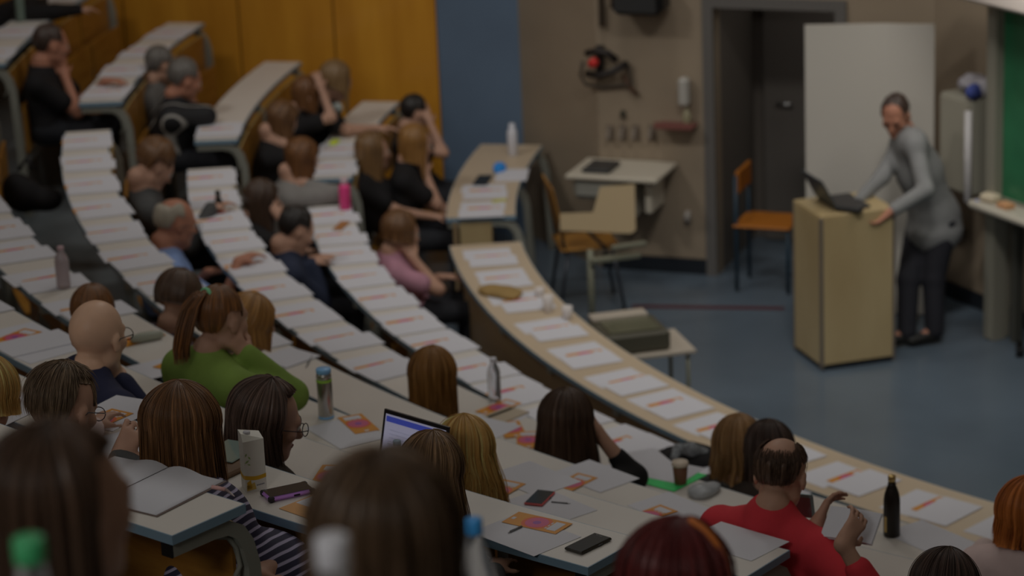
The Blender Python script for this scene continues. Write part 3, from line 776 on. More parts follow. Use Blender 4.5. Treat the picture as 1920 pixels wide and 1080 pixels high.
        legs.append((h0,kn,an,toe))
    for (h0,kn,an,toe) in legs: body+=[RC(h0,kn,.072,.05,.03),RC(kn,an,.048,.034,.02),RC(an,toe,.034,.028,.02)]
    body+=torso(-.012)+neckp+head
    V,F=sdf_mesh(body,res); npmesh('body',V,F,skin,rt)
    # clothes
    o=g('loose',.010)+max(0,res-.010)*1.2; sl=g('sleeve',1.); shirt=torso(o,g('wide',1.))
    for side in 'LR':
        S,E,T,kind=arms[side]
        shirt+=[RC(S,E if sl>=.5 else S+(E-S)*sl*2,.050*s+o,(.043 if sl>=.5 else .052)*s+o*.8,.04)]
        if sl>.5: shirt+=[RC(E,E+(T-E)*min(.97,(sl-.5)*2),.042*s+o*.8,.032*s+o*.6,.02)]
    col=g('collar',0.)
    if col: shirt+=[RC(nb+UPZ*.0,neck*.5+nb*.5+UPZ*.0,.072*s,(.066+col)*s,.02)]
    shirt+=[RC(nb+UPZ*.004,(shL+nb)/2,nr*s+o*.9,.047*s+o,.04),RC(nb+UPZ*.004,(shR+nb)/2,nr*s+o*.9,.047*s+o,.04)]
    shirt.append(RC(nb-UPZ*.015,nb+(neck-nb)*.28,.074*s+o*.6,.056*s+o*.6,.03))
    V,F=sdf_mesh(shirt,max(res,.010)); 
    if g('wrinkle',.004):
        w=g('wrinkle',.004); V=V+0.; ph=V@np.array([[19.,7,3],[5,23,11],[31,9,17]]).T
        V+=w*(np.sin(ph[:,0]*1.2)*np.cos(ph[:,1]))[:,None]*nrm([.4,.6,.5])[None]
    npmesh(g('topname','shirt'),V,F,g('top'),rt)
    tr=[]
    for (h0,kn,an,toe) in legs: tr+=[RC(h0,kn,.088,.064,.03),RC(kn,an+UPZ*.02,.062,.05,.02)]
    tr.append(EL(hip,(.175*s+o*.6,.13*s+o*.6,.11),Rb,.05)); V,F=sdf_mesh(tr,.014); npmesh(g('botname','trousers'),V,F,g('bottom',M_DARKTR),rt)
    sh=[]
    for (h0,kn,an,toe) in legs: sh+=[RC(an-UPZ*.02,toe,.042,.036,.02)]
    V,F=sdf_mesh(sh,.012); npmesh('shoes',V,F,M_SHOE,rt)
    if g('hair') is not None: make_hair(H,Rh,g('hair'),g('hairm'),rt,g('seed',3),near,s)
    if g('glasses'): glasses(H,Rh,rt,s)
    if g('eyes',True):
        b=MB()
        for sx in(-1,1):
            q=[((.0105 if z!=0 else .0105)*math.sin(t)*s,.0105*math.cos(t)*s) for z,t in [(1,v) for v in np.linspace(.05,3.09,7)]]
            b.lathe(H+Rh@np.array([sx*.031,.084,.002])*s,q,10,0)
            b.lathe(H+Rh@np.array([sx*.031,.0885,.002])*s,[(a*.65,c*.65) for a,c in q],10,1)
        b.build('eyes',[EYEW,EYEM],rt)
        b=MB(); b.tube([H+Rh@np.array(v)*s for v in((-.022,.088,-.066),(-.008,.0945,-.063),(0,.0955,-.065),(.008,.0945,-.063),(.022,.088,-.066))],[.0025*s,.005*s,.0045*s,.005*s,.0025*s],8); b.build('lips',LIPM,rt)
    PEOPLE.append((rt,k,ang(H),H))
    return rt,H,Rh,Rb,arms,hip
M_DARKTR=mat('dark_trousers',(.02,.021,.026),rough=.85,noise=.2,nscale=30)
M_SHOE=mat('black_shoes',(.015,.014,.013),rough=.5)
# ================================================================== THE SEATING
def occ(*a): return a
MIDOCC={1:[-54.3,-48],2:[-48,-43,-14.4,-13.3],3:[-48,-41,-21.5,-16],4:[-23.3,-27.1,-6.5,-38,-41],5:[-10.8,-17.9,-23.2],6:[-11.8,-8.1,-16.4],7:[-12.3,-9.7,-14.3],8:[]}
for k in range(1,10):
    desk_row(k,FARA if k>1 else -52.0,NEAR[k] if k>1 else -1.,'curved %s of the middle block, %s'%(rown(k),{1:'closed brown front facing the stage',8:'with the open notebook at its aisle end',7:'with the juice carton and purple phone',6:'with the large orange leaflet at its end',5:'with the steel flask and the laptop',4:'beside the man in the red shirt',3:'with the green folder and the coffee cup',2:'with the white-capped clear bottle',9:'hidden behind the near dark-haired head'}[k]),None,occupied=MIDOCC.get(k-1,[]))
for k in range(1,7):
    desk_row(k,-70.6,-56.6,'curved %s of the far block by the yellow wood wall'%rown(k),None,occupied=[-60,-64,-68] if k in(2,3) else [-61] if k in (4,5) else [],step=3.5)
for k in range(9,14):
    a0=NEAR[k]+math.degrees(1.05/Rk(k)); desk_row(k,a0,13,'curved %s of the near block below the camera'%rown(k),None,occupied=[1.9] if k==10 else [1,3.1] if k==12 else [])
# closed end board of the far block's front desk
b=MB(); a=-56.75; r0,r1=Rk(1)+.16,Rk(1)+.37
arcslab(b,r0,r1,-57.0,-56.7,.0,zt(1)-TH-.001,n=1)
bpanel=b.build('desk_end_board',m_beech); tag(bpanel,'pale beech board standing under the aisle end of the far front desk','board')

# ================================================================== PAPERS
m_pap=mat('white_paper',D(113,113,117,4.25),rough=.7)
m_or=mat('orange_print',D(118,78,22,3.9),rough=.5); m_or2=mat('red_orange_print',D(116,52,26,4.2),rough=.5)
m_mag=mat('magenta_print',D(110,48,70,4.2),rough=.5); m_vio=mat('violet_print',D(84,44,88,4.0),rough=.5)
def disc(b,cx,cy,r,z,mi,n=20,x0=None,x1=None):
    b.add([(cx+r*math.cos(2*math.pi*i/n),min(max(cy+r*math.sin(2*math.pi*i/n),-.047),.047),z) for i in range(n)],[tuple(range(n))],mi)
def leaflet_mesh():
    b=MB(); b.box((0,0,.0006),(.21,.10,.0008),mi=0)
    disc(b,0,0,.052,.00115,1); disc(b,0,0,.040,.0013,2); disc(b,0,0,.014,.00145,3)
    # white text block at one end and a small mark at the other
    b.add([(.055,-.034,.0015),(.090,-.034,.0015),(.090,.034,.0015),(.055,.034,.0015)],[(0,1,2,3)],4)
    for i in range(3):
        y=-.03+.02*i; b.add([(.046,y,.0015),(.051,y,.0015),(.051,y+.014,.0015),(.046,y+.014,.0015)],[(0,1,2,3)],4)
    b.add([(-.095,-.012,.0015),(-.082,-.012,.0015),(-.082,.006,.0015),(-.095,.006,.0015)],[(0,1,2,3)],4)
    return b
LM=[m_or,m_or2,m_mag,m_vio,m_pap]
def leaf(pos,az,label,group=None,proto=[None]):
    if proto[0] is None: proto[0]=leaflet_mesh().build('leaflet',LM); o=proto[0]
    else: o=proto[0].copy(); COL.objects.link(o)
    o.location=tuple(pos); o.rotation_euler=(0,0,az); tag(o,label,'leaflet',group); return o
def sheet(pos,az,label,group=None,proto=[None]):
    if proto[0] is None:
        b=MB(); b.box((0,0,.0005),(.297,.21,.0009)); proto[0]=b.build('paper_sheet',m_pap); o=proto[0]
    else: o=proto[0].copy(); COL.objects.link(o)
    o.location=tuple(pos); o.rotation_euler=(0,0,az); tag(o,label,'paper',group); return o
def od(x,y,k): return at(x,y,zt(k))
def place_set(k,angs,drs,drl,blk='middle',az_j=.05,skip=()):
    T1='%s, %s block'%(rown(k),blk)
    sg=-1 if blk=='middle' else -1
    for i,a in enumerate(angs):
        da=random.uniform(-.12,.12); z=zt(k)+.0004; base=math.radians(a+da)+math.pi; w='%s from the %s, %s'%(ORD[i+1],'far aisle' if blk=='middle' else 'aisle',T1)
        def P_(t,dr,dz): r=Rk(k)+dr; return pol(r,a+da+math.degrees(t/r),z+dz)
        sheet(P_(-.085+random.uniform(-.01,.01),drs+random.uniform(-.01,.02),0),base+random.uniform(-az_j,az_j),'white sheet beyond the leaflet, '+w,'white sheets under the leaflets, '+T1)
        if i in skip: continue
        leaf(P_(.0,drl+random.uniform(-.015,.015),.0015),base+random.uniform(-.06,.06),'half covered orange leaflet, '+w,'half covered orange leaflets, '+T1)
        sheet(P_(.088+random.uniform(-.006,.012),drs+random.uniform(-.02,.01),.003),base+random.uniform(-az_j,az_j),'white sheet covering the leaflet, '+w,'white sheets on the leaflets, '+T1)
place_set(1,[-49.6,-46.2,-42.7,-38.6,-34.9,-31.1,-27.9,-24.7,-21.3,-17.7,-14.0,-10.4],.23,.22,'middle')
for k,off in ((2,.0),(3,-.1),(4,.0)):
    st=2.93; end={2:-13.5,3:-24.5,4:-26}[k]; A=[]; a=-50.6+off
    while a<end: A.append(a); a+=st
    place_set(k,A,.135,.165,'middle')
place_set(5,[-38,-35.2,-33.1,-30.1,-27.3],.14,.15,'middle')
place_set(6,[-31,-28,-25,-22.1],.14,.16,'middle')
place_set(2,[-58.2,-61.4],.14,.17,'far'); place_set(3,[-58.3],.14,.17,'far')
for k in (4,5): place_set(k,[-58.2,-61.6,-65.,-68.4],.14,.17,'far')
place_set(1,[-58,-61.2],.22,.22,'far')
def radz(deg): return math.radians(deg)
def azpx(p,x0,y0,x1,y1,k):   # direction on a desk from one picture point to another
    a,b=od(x0,y0,k),od(x1,y1,k); return math.atan2(b[1]-a[1],b[0]-a[0])
# single leaflets and sheets near the camera
def single_leaf(x,y,k,az,label): return leaf(od(x,y,k)+[0,0,.0030],az,label)
_ns=[0]
def single_sheet(x,y,k,az,label):
    _ns[0]+=1; return sheet(od(x,y,k)+[0,0,.0004+.00035*(_ns[0]%4)],az,label)
single_leaf(1007,982,6,azpx(0,955,970,1060,995,6)+.03,'orange leaflet with pink circle and white lettering beside the dark glossy phone')
single_sheet(985,1003,6,azpx(0,900,960,1010,1000,6),'white sheet under the orange leaflet beside the dark phone')
a5=lambda x,y,k: math.atan2(-od(x,y,k)[1],-od(x,y,k)[0])
o5=lambda x,y,k,d: (lambda p:(single_leaf(x,y,k,a5(x,y,k)+d,p)))
o5(935,922,5,.18)('orange leaflet lying left of the black and red phone')
single_leaf(1072,908,4,a5(1072,908,4)+.12,'orange leaflet on a white sheet right behind the black and red phone')
single_leaf(1217,968,4,a5(1217,968,4)-.12,'orange leaflet on a white sheet close to the red-haired head')
single_sheet(1000,898,5,a5(1000,898,5)+1.45,'white sheet between the blonde woman and the black and red phone')
single_sheet(1115,893,4,a5(1105,895,4)+1.5,'white sheet behind the woman with long dark hair')
single_sheet(1262,955,4,a5(1265,960,4)+1.4,'white sheet left of the man in the red shirt')
single_sheet(1028,950,5,a5(1028,950,5)+1.4,'white sheet under the black and red phone')
single_sheet(1380,1015,5,a5(1380,1015,5)+1.5,'white sheet at the aisle corner of the desk behind the red shirt')
o5(672,796,5,1.25)('orange leaflet between the steel flask and the laptop')
single_sheet(650,812,5,a5(650,812,5)+1.4,'white sheet in front of the steel flask')
o5(560,962,7,1.0) if False else None
o5(335,680,5,.3)('orange leaflet left of the woman in the green sweater')
o5(262,636,5,.2)('orange leaflet beyond the bald man in the navy jacket')
o5(28,634,6,.35)('orange leaflet at the far left edge on the desk of the bald man')
o5(190,790,7,.2)('orange leaflet right of the spectacles of the short-haired man')
single_sheet(300,690,5,a5(300,690,5),'white sheet by the grey spectacle case')
single_sheet(90,655,6,a5(90,655,6)+.1,'white sheet left behind the bald man in the navy jacket')
single_sheet(215,775,7,a5(215,775,7)+.3,'white sheet below the navy jacket beside the spectacles')
single_sheet(20,765,7,a5(20,765,7)+.3,'white sheet at the left picture edge near the blonde hair')
single_sheet(235,840,7,a5(235,840,7)+1.4,'white sheet the short-haired man writes on')
o5(618,895,6,.6)('orange leaflet right of the black fluffy collar')
single_sheet(900,810,4,a5(900,810,4)+.2,'white sheet behind the parted blonde hair')
single_sheet(1210,868,3,a5(1210,868,3)+1.2,'white sheet resting on the green folder')
single_sheet(1180,890,3,a5(1180,890,3)+1.3,'white sheet by the elbow of the woman with long dark hair')
o5(990,826,3,.9)('orange leaflet cut by the long dark hair')
o5(960,806,3,1.1)('orange leaflet below the pen and notebook')
o5(935,765,3,.2)('orange leaflet at the foot of the clear bottle')
single_sheet(925,790,3,a5(925,790,3)+.4,'white sheet under the notebook by the clear bottle')
o5(1560,902,1,0) if False else None

# ================================================================== SMALL THINGS
def bx(name,c,size,az,m,label,cat,bev=.002,group=None):
    b=MB(); b.box(c,size,rz=az,bev=bev); o=b.build(name,m); return tag(o,label,cat,group)
def tube_obj(name,pts,r,m,label,cat,group=None,n=8):
    b=MB(); b.tube(pts,r,n); return tag(b.build(name,m),label,cat,group)
def water_bottle(base,h,r,capmat,label,name='water_bottle',capr=.0155,rt_mat=None):
    rt=root(name,base,label,'bottle')
    gm=rt_mat or mat('clear_plastic',(.80,.82,.86),rough=.12,trans=.85,ior=1.25,spec=.5)
    pr=[(r*.55,0),(r*.95,.004),(r,.02)]
    for i in range(6): z=.03+i*(h*.62-.03)/6; pr+=[(r,z),(r*.955,z+(h*.62-.03)/12)]
    pr+=[(r,h*.62),(r*.97,h*.68),(r*.8,h*.76),(r*.5,h*.86),(capr*.9,h*.92),(capr*.88,h*.965)]
    b=MB(); b.lathe(base,pr,28); b.build('bottle_body',gm,rt)
    b=MB(); zc=h*.925
    n=28; prof=[(capr,zc),(capr*1.02,zc+.004),(capr,h-.002),(capr*.85,h),(0.0001,h)]
    b.lathe(base,prof,n); b.build('screw_cap',capmat,rt)
    return rt
m_green=mat('green_cap',D(34,92,58,4.2),rough=.35); m_whitep=mat('white_plastic',(.74,.74,.80),rough=.4); m_bluecap=mat('blue_cap',D(34,86,128,4.0),rough=.35)
# the three blurred bottles in front of the camera
def near_bottle(px,ytop,k,r,capm,capr,label,dr=.14):
    p=atR(px,ytop,Rk(k)+dr); h=p[2]-zt(k); return water_bottle(np.array([p[0],p[1],zt(k)+.0005]),h,r,capm,label,capr=capr)
near_bottle(53,1008,12,.042,m_green,.020,'clear bottle with a green screw cap in the bottom left corner')
near_bottle(622,1006,12,.040,m_whitep,.020,'clear bottle with a white screw cap before the brown-haired head')
near_bottle(888,972,10,.040,m_bluecap,.0155,'clear bottle with a blue screw cap right of the brown-haired head')
near_bottle(744,826,6,.030,mat('pale_blue_cap',D(82,98,112,4.2),rough=.4),.0135,'clear bottle with a pale blue cap before the laptop screen',dr=.22)
# open notebook on the nearest desk end
k=8; az=azpx(0,290,972,388,920,8)
q_=(od(275,975,8)+od(388,918,8))/2; pv=od(310,885,8)-od(388,918,8); pv=pv/np.linalg.norm(pv); p=q_+pv*.207; az_p=math.atan2(*(od(388,918,8)-od(275,975,8))[[1,0]]); az=az_p
rt=root('notebook',p+[0,0,.001],'open notebook with blank white pages on the nearest desk end','notebook',rz=az)
def curved_page(sgn):
    vs=[];n=10;
    for i in range(n+1):
        t=i/n; y=sgn*(.002+.205*t); z=.004+.016*math.sin(min(1,t*1.6)*math.pi)*(1-t)**.8+.003*(1-t)
        for x in(-.145,.145): vs.append((x,y,z))
    fs=[(2*i,2*i+1,2*i+3,2*i+2) for i in range(n)]
    m=len(vs); vs+=[(x,y,.0015) for x,y,z in vs]; fs+=[(m+2*i,m+2*i+2,m+2*i+3,m+2*i+1) for i in range(n)]
    fs+=[(0,2*n and 2,m+2,m+0)] if False else []
    for i in range(n): fs+=[(2*i,2*i+2,m+2*i+2,m+2*i),(2*i+1,m+2*i+1,m+2*i+3,2*i+3)]
    fs.append((2*n,2*n+1,m+2*n+1,m+2*n)); return vs,fs
def loc_build(b,name,m,parent):   # vertices already in the parent's own frame
    return b.build(name,m,parent,local=True)
b=MB(); b.box((0,0,.001),(.30,.43,.0016)); loc_build(b,'cover',mat('brown_card_cover',D(62,52,48,3.4),rough=.6),rt)
for sg in(-1,1):
    v,f=curved_page(sg); b=MB(); b.add(v,f,0,True); loc_build(b,'page_block',m_pap,rt)
# pink pen
pa=np.array([*at(397,913,zt(8)+.012)]);pb=at(423,918,zt(8)+.007); pc=at(440,931,zt(8)+.004)
rt=root('pen',(pa+pc)/2,'pink pen lying beside the brown hair on the nearest desk','pen')
MB().tube([pa,pb],[.006,.0058],10).build('barrel',mat('pink_pen_barrel',D(112,86,84,4.2),rough=.3),rt)
MB().tube([pb,pb+(pc-pb)*.7,pc],[.0052,.003,.0008],10).build('nib',mat('pen_nib_metal',(.5,.42,.42),rough=.3,metal=.6),rt)
# green pen in the hand of the man with glasses
G0=atd(224,822,8.25); G1=atd(215,858,8.2); rt=root('pen',(G0+G1)/2,'green and clear ballpoint held by the short-haired man','pen')
MB().tube([G1,G0*.35+G1*.65,G0*.75+G1*.25],.0038,8).build('barrel',mat('clear_pen',(.6,.7,.68),rough=.2,trans=.4),rt)
MB().tube([G0*.75+G1*.25,G0],[.0045,.0042],8).build('pen_cap',mat('teal_pen_cap',D(20,94,80,4.2),rough=.35),rt)
# folded phone case and tablet
p=od(432,858,7); az=azpx(0,412,882,455,862,7)
bx('tablet',p+[0,0,.022],(.17,.13,.006),az+.15,mat('tablet_glass',D(84,96,92,3.6),rough=.12,coat=.5),'slim light tablet on the brown wallet beside the brown bob','tablet',.003)
bx('wallet',od(430,884,7)+[0,0,.009],(.19,.09,.018),az,mat('brown_leather',D(66,50,36,3.4),rough=.5,noise=.15),'brown leather wallet between the brown bob and the juice carton','wallet',.006)
# juice carton
p=od(477,915,7); k=7
rt=root('juice_carton',p,'white juice carton with a yellow band and green leaves beside the purple phone','carton')
az=azpx(0,462,922,505,915,7)+0.0; R0m=np.array([[math.cos(az),-math.sin(az),0],[math.sin(az),math.cos(az),0],[0,0,1]])
def L2W(v): return p+R0m@np.array(v,float)
wx,wy,hc=.066,.058,.165
b=MB()
vs=[(-wx/2,-wy/2,0),(wx/2,-wy/2,0),(wx/2,wy/2,0),(-wx/2,wy/2,0)]; vs+= [(x,y,hc) for x,y,_ in vs]
vs+=[(-wx/2,-wy*.16,hc+.022),(wx/2,-wy*.5,hc+.004),(wx/2,wy*.5,hc+.010),(-wx/2,wy*.5,hc+.024)]
b.add([L2W(v) for v in vs],[(0,3,2,1),(0,1,5,4),(1,2,6,5),(2,3,7,6),(3,0,4,7),(4,5,9,8),(5,6,10,9),(6,7,11,10),(7,4,8,11),(8,9,10,11)]); b.build('carton_body',mat('white_carton',D(114,113,108,5.2),rough=.5,noise=.03,nscale=30),rt)
ym=mat('yellow_carton_band',D(122,94,22,4.2),rough=.5); gmt=mat('green_leaf_print',D(84,100,58,4.0),rough=.5); gt=mat('grey_print',D(72,74,78,3.6),rough=.5); ywt=mat('pale_yellow_print',D(118,100,52,4.2),rough=.5)
b=MB(); e=.0004
def ring(z0,z1,mi,dip=0.):
    n=8;vs=[];fs=[]
    C=[(-wx/2-e,-wy/2-e),(wx/2+e,-wy/2-e),(wx/2+e,wy/2+e),(-wx/2-e,wy/2+e)]
    for s_ in range(4):
        a,c=np.array(C[s_]),np.array(C[(s_+1)%4])
        for i in range(n):
            t0,t1=i/n,(i+1)/n; q0=a+(c-a)*t0;q1=a+(c-a)*t1; d0=-dip*math.sin(math.pi*t0);d1=-dip*math.sin(math.pi*t1)
            b.add([L2W((q0[0],q0[1],z0+d0)),L2W((q1[0],q1[1],z0+d1)),L2W((q1[0],q1[1],z1+d1)),L2W((q0[0],q0[1],z1+d0))],[(0,1,2,3)],mi)
ring(.043,.056,0,.006)
b.build('yellow_band',[ym,gmt,gt,ywt],rt); b=MB()
for fx,(x0,x1,z0,z1,mi) in enumerate([(-.03,.0,.004,.030,3),(-.028,-.012,.008,.040,0)]):
    b.add([L2W((x0,-wy/2-e*1.5,z0)),L2W((x1,-wy/2-e*1.5,z0+.004)),L2W((x1-.004,-wy/2-e*1.5,z1)),L2W((x0,-wy/2-e*1.5,z1-.008))],[(0,1,2,3)],mi)
b.build('yellow_print',[ym,gmt,gt,ywt],rt); b=MB()
for i in range(5): b.add([L2W((.002+.005*i,-wy/2-e*2,.018+.0005*i)),L2W((.006+.005*i,-wy/2-e*2,.018+.0008*i)),L2W((.006+.005*i,-wy/2-e*2,.0215+.0008*i)),L2W((.002+.005*i,-wy/2-e*2,.0215+.0005*i))],[(0,1,2,3)],2)
b.build('label_text',[ym,gmt,gt,ywt],rt); b=MB()
for (cx,cz,a,l) in [(-.024,.10,.6,.018),(-.016,.112,2.2,.015),(-.026,.122,1.2,.014),(-.018,.09,2.8,.012)]:
    d=np.array([math.cos(a),math.sin(a)])*l/2;n_=np.array([-d[1],d[0]])*.35
    b.add([L2W((cx-d[0],-wy/2-e*2,cz-d[1])),L2W((cx+n_[0],-wy/2-e*2,cz+n_[1])),L2W((cx+d[0],-wy/2-e*2,cz+d[1])),L2W((cx-n_[0],-wy/2-e*2,cz-n_[1]))],[(0,1,2,3)],1)
b.build('leaf_print',[ym,gmt,gt,ywt],rt)
b=MB(); b.lathe(L2W((-.012,0,hc+.012)),[(.011,0),(.0115,.010),(.010,.013),(.0001,.0135)],16); b.build('screw_cap',m_whitep,rt)
# phones
def phone(px,py,k,az,L,Wd,T,body,label,glass=None,bumper=None):
    p=od(px,py,k)+[0,0,.0015]; rt=root('phone',p,label,'phone',rz=az)
    b=MB(); b.box((0,0,T/2),(L,Wd,T),bev=T*.42); loc_build(b,'phone_case',body,rt)
    b=MB(); b.box((0,0,T+.0002),(L*.93,Wd*.88,.0012),bev=.0005); o=loc_build(b,'phone_screen',glass or mat('dark_phone_glass',D(38,41,43,3.0),rough=.1,coat=.6),rt)
    b=MB(); b.box((L*.40,0,T+.0009),(.003,.014,.0004)); b.box((L*.40,Wd*.2,T+.0009),(.004,.004,.0004)); loc_build(b,'earpiece',m_cap,rt)
    b=MB(); b.box((L*.1,-Wd/2-.0004,T*.5),(.020,.0012,T*.34)); loc_build(b,'side_button',m_cap,rt)
    if bumper:
        b=MB()
        for sx in(-1,1):
            for sy in(-1,1): b.box((sx*(L/2-.008),sy*(Wd/2-.006),T/2),(.020,.016,T*1.06),bev=.004)
        loc_build(b,'corner_bumpers',bumper,rt)
    return rt
az=azpx(0,498,938,583,920,7)
phone(540,928,7,az,.150,.078,.017,mat('purple_phone_case',D(98,68,112,4.2),rough=.4),'black phone in a purple bumper case beside the juice carton',bumper=mat('dark_bumper',(.03,.025,.03),rough=.5))
az=azpx(0,1077,1034,1130,1008,6)
phone(1103,1023,6,az,.152,.074,.010,mat('dark_brown_phone_body',(.035,.030,.022),rough=.25),'dark glossy phone lying at the aisle corner of the desk')
az=azpx(0,998,950,1028,920,5)
phone(1012,937,5,az,.135,.072,.010,mat('coral_red_phone_body',D(110,50,50,4.2),rough=.4),'black phone with a coral red shell on white paper')
def pen(x0,y0,x1,y1,k,m,label,r=.0042,dz=.005):
    a,b_=od(x0,y0,k)+[0,0,dz],od(x1,y1,k)+[0,0,dz]; rt=root('pen',(a+b_)/2,label,'pen')
    MB().tube([a,a+(b_-a)*.82],r,8).build('barrel',m,rt); MB().tube([a+(b_-a)*.82,a+(b_-a)*.93,b_],[r*.95,r*.5,.0008],8).build('nib',mat('satin_steel',(.5,.5,.5),rough=.3,metal=1),rt); return rt
gp=mat('grey_pen',(.16,.16,.17),rough=.35)
pen(978,990,952,1002,6,gp,'grey pen sticking out from under the big orange leaflet')
pen(1034,943,1070,946,5,gp,'thin grey pen right of the black and red phone',.0028,.004)
# tan envelope with a form
p=od(575,955,7); az=azpx(0,537,966,588,984,7)
rt=root('envelope',p+[0,0,.0012],'tan envelope with a white window lying before the brown-haired head','envelope',rz=az)
b=MB(); b.box((0.01,.05,.0006),(.16,.20,.001)); loc_build(b,'envelope_paper',mat('tan_paper',D(116,86,54,4.1),rough=.6),rt)
b=MB(); b.box((.0,.075,.0014),(.125,.125,.0005)); loc_build(b,'window',m_pap,rt)
# steel flask
p=od(612,783,5); rt=root('thermos_flask',p,'brushed steel flask with blue lid and green ring on the desk','flask')
r=.0305;h=.205
b=MB(); b.lathe(p,[(r*.9,0),(r,.004),(r,h*.74),(r*.99,h*.745)],32,0); b.lathe(p,[(r,h*.79),(r*.99,h*.86),(r*.93,h*.91)],32,0)
b.build('flask_body',mat('brushed_steel',(.52,.50,.47),rough=.28,metal=.9,noise=.12,nscale=6,stretch=(1,1,.05)),rt)
b=MB(); b.lathe(p,[(r*1.02,h*.74),(r*1.03,h*.75),(r*1.03,h*.785),(r*1.0,h*.79)],32); b.build('green_ring',mat('lime_band',D(84,110,40,4.2),rough=.4),rt)
b=MB(); b.lathe(p,[(r*.94,h*.91),(r*.98,h*.915),(r*.98,h*.985),(r*.9,h),(.0001,h)],32); b.lathe(p,[(r*1.01,0.002),(r*1.02,.003),(r*1.02,.010),(r*1.0,.011)],32); b.build('blue_lid',mat('blue_flask_plastic',D(70,100,130,4.2),rough=.35),rt)
# laptop in front of the parted blonde hair (screen to the camera side)
K=6; scr_tl=at(722,766,zt(K)+.205); scr_tr=at(843,801,zt(K)+.205); print('laptop R',np.hypot(*scr_tl[:2])-Rk(K),np.hypot(*scr_tr[:2])-Rk(K),np.linalg.norm(scr_tr-scr_tl))
x_=scr_tr-scr_tl; Lw=float(np.linalg.norm(x_)); x_=nrm(x_)
yb=np.cross(UPZ,x_); fwd=yb if yb@FW>0 else -yb
lc=scr_tl-fwd*.045; lc[2]=zt(K)+.016
rt=root('laptop',tuple(lc+x_*Lw/2),'open laptop with white document and blue toolbar on its screen','laptop')
hs=(scr_tl[2]-lc[2])
def Q(u,v,w=0.):   # u along the width, v up the lid, w out of the lid towards the reader
    upv=scr_tl-lc; return lc+x_*(u*Lw)+upv*v-fwd*w
def quadslab(b,us,vs_,w0,w1,mi=0):
    P=[Q(u,v,w) for w in(w0,w1) for (u,v) in((us[0],vs_[0]),(us[1],vs_[0]),(us[1],vs_[1]),(us[0],vs_[1]))]
    b.add(P,[(3,2,1,0),(4,5,6,7),(0,1,5,4),(1,2,6,5),(2,3,7,6),(3,0,4,7)],mi)
b=MB(); quadslab(b,(0,1),(0,1),-.004,.003); b.build('lid',mat('dark_laptop_plastic',(.02,.018,.02),rough=.35),rt)
def scrmat(n,c,e): return mat(n,c,rough=.3,emis=e)
b=MB(); quadslab(b,(.035,.965),(.06,.93),.0032,.0036,0); quadslab(b,(.05,.965),(.80,.90),.0037,.0040,1); quadslab(b,(.62,.965),(.62,.80),.0037,.0040,0)
quadslab(b,(.11,.60),(.40,.42),.0037,.0040,2)
for i in range(7): quadslab(b,(.12,.55+.03*(i%3)),(.24+.07*i,.25+.07*i),.0037,.0040,2)
b.build('screen',[scrmat('white_screen_page',(.62,.62,.85),1.0),scrmat('blue_toolbar',(.10,.14,.75),.8),scrmat('screen_text_lines',(.45,.46,.62),.8)],rt)
b=MB(); c=lc+x_*Lw/2-fwd*.095; c[2]=zt(K)+.009; b.box(c,(Lw,.19,.014),rz=math.atan2(x_[1],x_[0]),bev=.003); b.build('keyboard_base',mat('dark_laptop_plastic',(.02,.018,.02),rough=.35),rt)
# notebook and pen by the green sweater, spectacle case, pad
p=od(540,672,4)
bx('notepad',p+[0,0,.004],(.21,.21,.006),a5(540,672,4)+.25,m_pap,'white notepad right of the woman in the green sweater','notepad',.001)
pen(586,668,573,692,4,gp,'thin dark pen beside the white notepad',.003)
p=od(276,640,5); az=azpx(0,248,645,306,634,5); rt=root('spectacle_case',p,'pale grey rounded spectacle case beyond the bald man','case',rz=az)
b=MB(); b.tube([(-.075,0,.019),(-.068,0,.020),(-.03,0,.022),(.03,0,.022),(.068,0,.020),(.075,0,.019)],[.006,.016,.0215,.0215,.016,.006],14); loc_build(b,'case_shell',mat('pale_grey_case',D(92,94,86,4.0),rough=.4),rt)
# notebook with pen on the third row, clear bottle
p=od(945,781,3); az=azpx(0,918,790,970,768,3)
bx('notebook',p+[0,0,.004],(.20,.13,.008),az,mat('beige_notebook',D(102,94,82,4.0),rough=.6),'small closed beige notebook with a dark spine by the clear bottle','notebook',.001)
pen(915,787,968,767,3,mat('olive_pen',(.08,.08,.05),rough=.4),'olive pen lying across the small beige notebook',.0045,.014)
water_bottle(od(928,752,3)+[0,0,.001],.21,.031,m_whitep,'clear bottle with a white cap right of the straight blonde hair')
# green folder, cup
p=od(1240,893,3); rt=root('folder',p+[0,0,.002],'bright green cardboard folder beside the coffee cup','folder',rz=a5(1240,893,3)+.12)
b=MB(); b.box((0,0,.0012),(.23,.31,.002)); b.box((.0,.0,.0035),(.23,.31,.0014),R=rotm(math.pi/2)@np.array([[1,0,0],[0,1,0],[0,0,1]])) if False else None
loc_build(b,'folder_cover',mat('green_card',D(30,112,58,4.4),rough=.55),rt)
b=MB(); b.box((.05,.03,.0030),(.21,.29,.0012),rz=.12); loc_build(b,'papers_inside',m_pap,rt)
p=od(1276,908,3); rt=root('coffee_cup',p,'brown paper coffee cup with a cream lid beside the green folder','cup')
b=MB(); b.lathe(p,[(.024,0),(.025,.002),(.033,.088)],28); b.build('cup_body',mat('brown_cup_sleeve',D(66,44,32,3.6),rough=.6),rt)
b=MB(); b.lathe(p,[(.0345,.085),(.0365,.088),(.0365,.094),(.034,.097),(.033,.103),(.029,.103),(.028,.100),(.0001,.100)],28); b.build('cup_lid',mat('cream_lid',D(116,108,98,4.2),rough=.45),rt)
